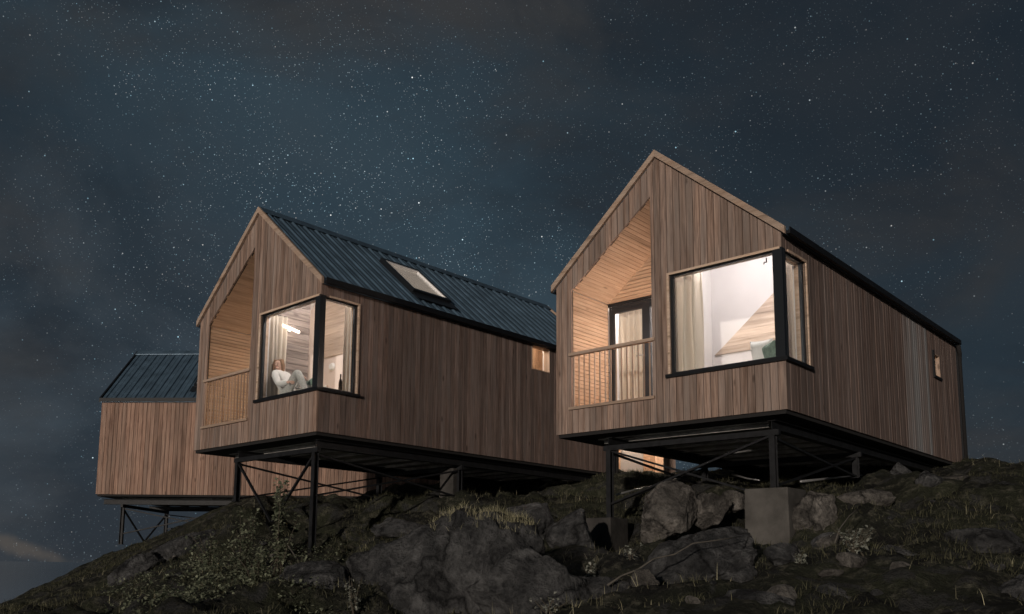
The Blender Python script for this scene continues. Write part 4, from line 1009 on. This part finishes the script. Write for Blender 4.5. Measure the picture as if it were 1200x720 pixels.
for a in [('shrub', 283, 655, 13.6, 98, 46, 8, 30, .058, 'leaf', 'tall leafy shrub left of the middle cabin front right post, nearer the skyline', 1),
          ('shrub', 325, 668, 12.6, 118, 50, 9, 32, .062, 'leaf', 'tallest leafy shrub standing just left of the long post of the middle cabin', 2),
          ('shrub', 300, 700, 11.4, 60, 80, 9, 24, .050, 'leaf', 'broad low shrub at the foot of the two taller shrubs', 3),
          ('shrub', 245, 690, 12.6, 50, 70, 8, 22, .050, 'leaf', 'leftmost low shrub on the dark left slope', 4),
          ('shrub', 355, 715, 10.6, 44, 60, 7, 20, .045, 'leaf', 'small shrub on the flat rock left of the largest boulder', 5)]: plant(*a, group=SG)
PG = 'small pale leaved plants between the rocks'
for a in [('plant', 415, 712, 9.3, 52, 24, 5, 10, .040, 'leafpale', 'pale leaved plant growing up the left flank of the largest boulder', 11),
          ('plant', 692, 668, 10.8, 34, 26, 5, 9, .040, 'leafpale', 'pale leaved plant in front of the left concrete footing', 12),
          ('plant', 938, 668, 9.4, 18, 30, 5, 7, .045, 'leafpale', 'small pale plant below the large concrete footing, the left one of two', 13),
          ('plant', 1003, 675, 9.2, 34, 52, 10, 9, .045, 'leafpale', 'spreading pale leaved plant on the grass below the grey slab', 14),
          ('plant', 645, 715, 8.6, 26, 50, 7, 6, .035, 'leafpale', 'thin pale plant at the bottom edge in front of the largest boulder', 15),
          ('plant', 740, 660, 11.0, 22, 22, 4, 6, .04, 'leafpale', 'tiny pale plant right of the left concrete footing', 16)]: plant(*a, cat='plant', group=PG)
# low leafy ground cover on the left slope
lf = MB(); rr = random.Random(5)
for i in range(5200):
    px = rr.triangular(110, 420, 300); dth = rr.uniform(8.5, 15); q_ = at(px, 700, dth)
    if fbm(np.array([q_[0]]), np.array([q_[1]]), 1.3, 2, 44)[0] < -.05: continue
    leaves(lf, (q_[0], q_[1], gz(q_[0], q_[1])+rr.random()*.14), .05, 2, .042, .6, rr)
tag(lf.build('ground_cover', 'leaf'), 'low leafy ground cover on the left slope', 'ground cover', kind='stuff')
# sticks and pipes lying about
def stick(pts, r, mat, name, label, cat, group=None):
    mb = MB(); P_ = [Vector(at(*p)) for p in pts]; o0 = P_[0]; mb.tube([tuple(p-o0) for p in P_], [r*(1-.5*i/(len(P_)-1)) for i in range(len(P_))], 7)
    o = mb.build(name, mat, smooth=True); o.location = o0; return tag(o, label, cat, group)
stick([(712, 686, 9.3), (728, 675, 9.4), (747, 668, 9.4), (766, 655, 9.45), (790, 650, 9.5), (812, 637, 9.55), (835, 634, 9.6), (868, 629, 9.8)],   .011, 'stick', 'fallen_branch', 'long bleached branch lying along the dark ledge', 'branch')
stick([(977, 640, 10.2), (984, 620, 10.4), (995, 605, 10.6), (1008, 594, 10.8)], .010, 'stick', 'fallen_branch', 'thin bleached stick leaning right of the grey boulder', 'branch')
stick([(338, 640, 12.3), (348, 655, 12.1), (355, 668, 12.0)], .010, 'stick', 'fallen_branch', 'short stick leaning beside the long post of the middle cabin', 'branch')
stick([(938, 564.5, 14.0), (975, 560.5, 14.6), (1010, 557, 15.2)], .022, 'galv', 'pipe', 'bright galvanised pipe lying under the rear of the right cabin', 'pipe')
stick([(858, 556, 16.5), (876, 561, 16.1), (890, 563, 15.8)], .022, 'galv', 'pipe', 'short bright pipe lying behind the near post of the right cabin', 'pipe')
stick([(722, 580, 14.6), (748, 573, 15.2), (770, 568, 16)], .016, 'galv', 'pipe', 'pale pipe on the slope right of the left concrete footing', 'pipe')
mb = MB(); a_ = Vector(at(860, 531, 14.0)); b_ = Vector(at(936, 524, 15.6)); mb.tube([a_, a_.lerp(b_, .4)+Vector((0, 0, .03)), b_], .013, 7); tag(mb.build('pipe', 'galv', smooth=True), 'thin pale drain pipe slung under the floor of the right cabin', 'pipe')

# ------------------------------------------------------------------ cabin farther up the slope: only its lit entrance shows under the right cabin
def entrance_cabin():
    d = 27.0; o = at(741, 561, d); root = empty('cabin', (o[0], o[1], o[2]-.05), R_(4)); tag(root, 'distant cabin whose lit grey door shows under the right cabin', 'cabin', GRP)
    mb = MB(); x = -.62
    hx = lambda x: 2.7
    def seg(x0, x1, m, nm, y=0.0, z0=0, z1=2.7):
        b = MB(); z = z0
        while z < z1: b.tt = random.random(); b.box(x0, x1, y, y+.04, z, z+.085); z += .09
        return b.build(nm, m, root)
    seg(-.70, -.36, 'lining_y', 'entrance_wall'); seg(.36, .70, 'lining_y', 'entrance_wall'); seg(-.36, .36, 'lining_y', 'entrance_wall', 0, 2.15, 2.7)
    b = MB(); b.box(-.355, .355, .02, .06, 0, 2.14); dr = b.build('door', 'door_grey', root, bevel=.004)
    b = MB(); b.bar((-.29, -.05, .98), (-.17, -.05, .98), .025); b.bar((-.29, -.05, .98), (-.29, .02, .98), .025); b.build('handle', 'galv', dr)
    mb = MB(); z = 0
    for sx in (-1, 1):
        mb = MB()
        for i in range(4): mb.tt = random.random(); mb.box(sx*.70 if sx > 0 else -.70-.0-.03, sx*.73 if sx > 0 else -.70, -.9+i*.22, -.9+i*.22+.21, 0, 2.7)
        mb.build('porch_side', 'lining', root)
    # main body to either side and behind
    mb = MB(); x = .735
    while x < 1.02: mb.tt = random.random(); mb.box(x, x+.105, -.9, -.86, 0, 2.75); x += .113
    mb.build('front_wall', 'clad', root)
    mb = MB(); x = -2.9
    while x < -.84: mb.tt = random.random(); mb.box(x, x+.105, -.9, -.86, 0, 2.75); x += .113
    mb.build('front_wall', 'clad', root)
    mb = MB(); mb.box(-2.9, 1.05, -.85, -.75, .01, 2.72); mb.v = []; mb.f = []; mb.t = []
    for a0, a1 in ((-2.9, -.74), (.74, 1.05)): mb.box(a0, a1, -.855, -.83, .01, 2.72)
    mb.box(-2.9, 1.05, 5.0, 5.1, 0, 2.7); mb.box(1.02, 1.05, -.83, 5.0, 0, 2.7); mb.box(-2.93, -2.9, -.83, 5.0, 0, 2.7); mb.build('side_wall', 'clad_shaded', root)
    mb = MB(); mb.box(-3.0, 1.12, -1.0, 5.2, -.25, -.002); mb.build('floor', 'under', root)
    mb = MB()
    for s in (0, 1):
        f = (lambda x: -3.05+x) if s == 0 else (lambda x: 1.17-x)
        mb.hexa([(f(0), -1.0, 2.7), (f(2.11), -1.0, 4.5), (f(2.11), 5.2, 4.5), (f(0), 5.2, 2.7), (f(0), -1.0, 2.8), (f(2.11), -1.0, 4.6), (f(2.11), 5.2, 4.6), (f(0), 5.2, 2.8)])
    mb.build('roof', 'roof', root)
    mb = MB()
    mb.quad((-2.95, -.9, 2.7), (1.07, -.9, 2.7), (-.94, -.9, 4.45)); mb.quad((-2.95, 5.08, 2.7), (1.07, 5.08, 2.7), (-.94, 5.08, 4.45)); mb.build('gable', 'clad', root)
    c, s = math.cos(R_(4)), math.sin(R_(4)); p = (0, -.45, 2.45)
    globe_lamp((0, -.45, 2.35), (o[0], o[1], o[2]-.05), R_(4), 1000, 'globe porch lamp over the distant cabin door', (1, .84, .70), .05)
entrance_cabin()
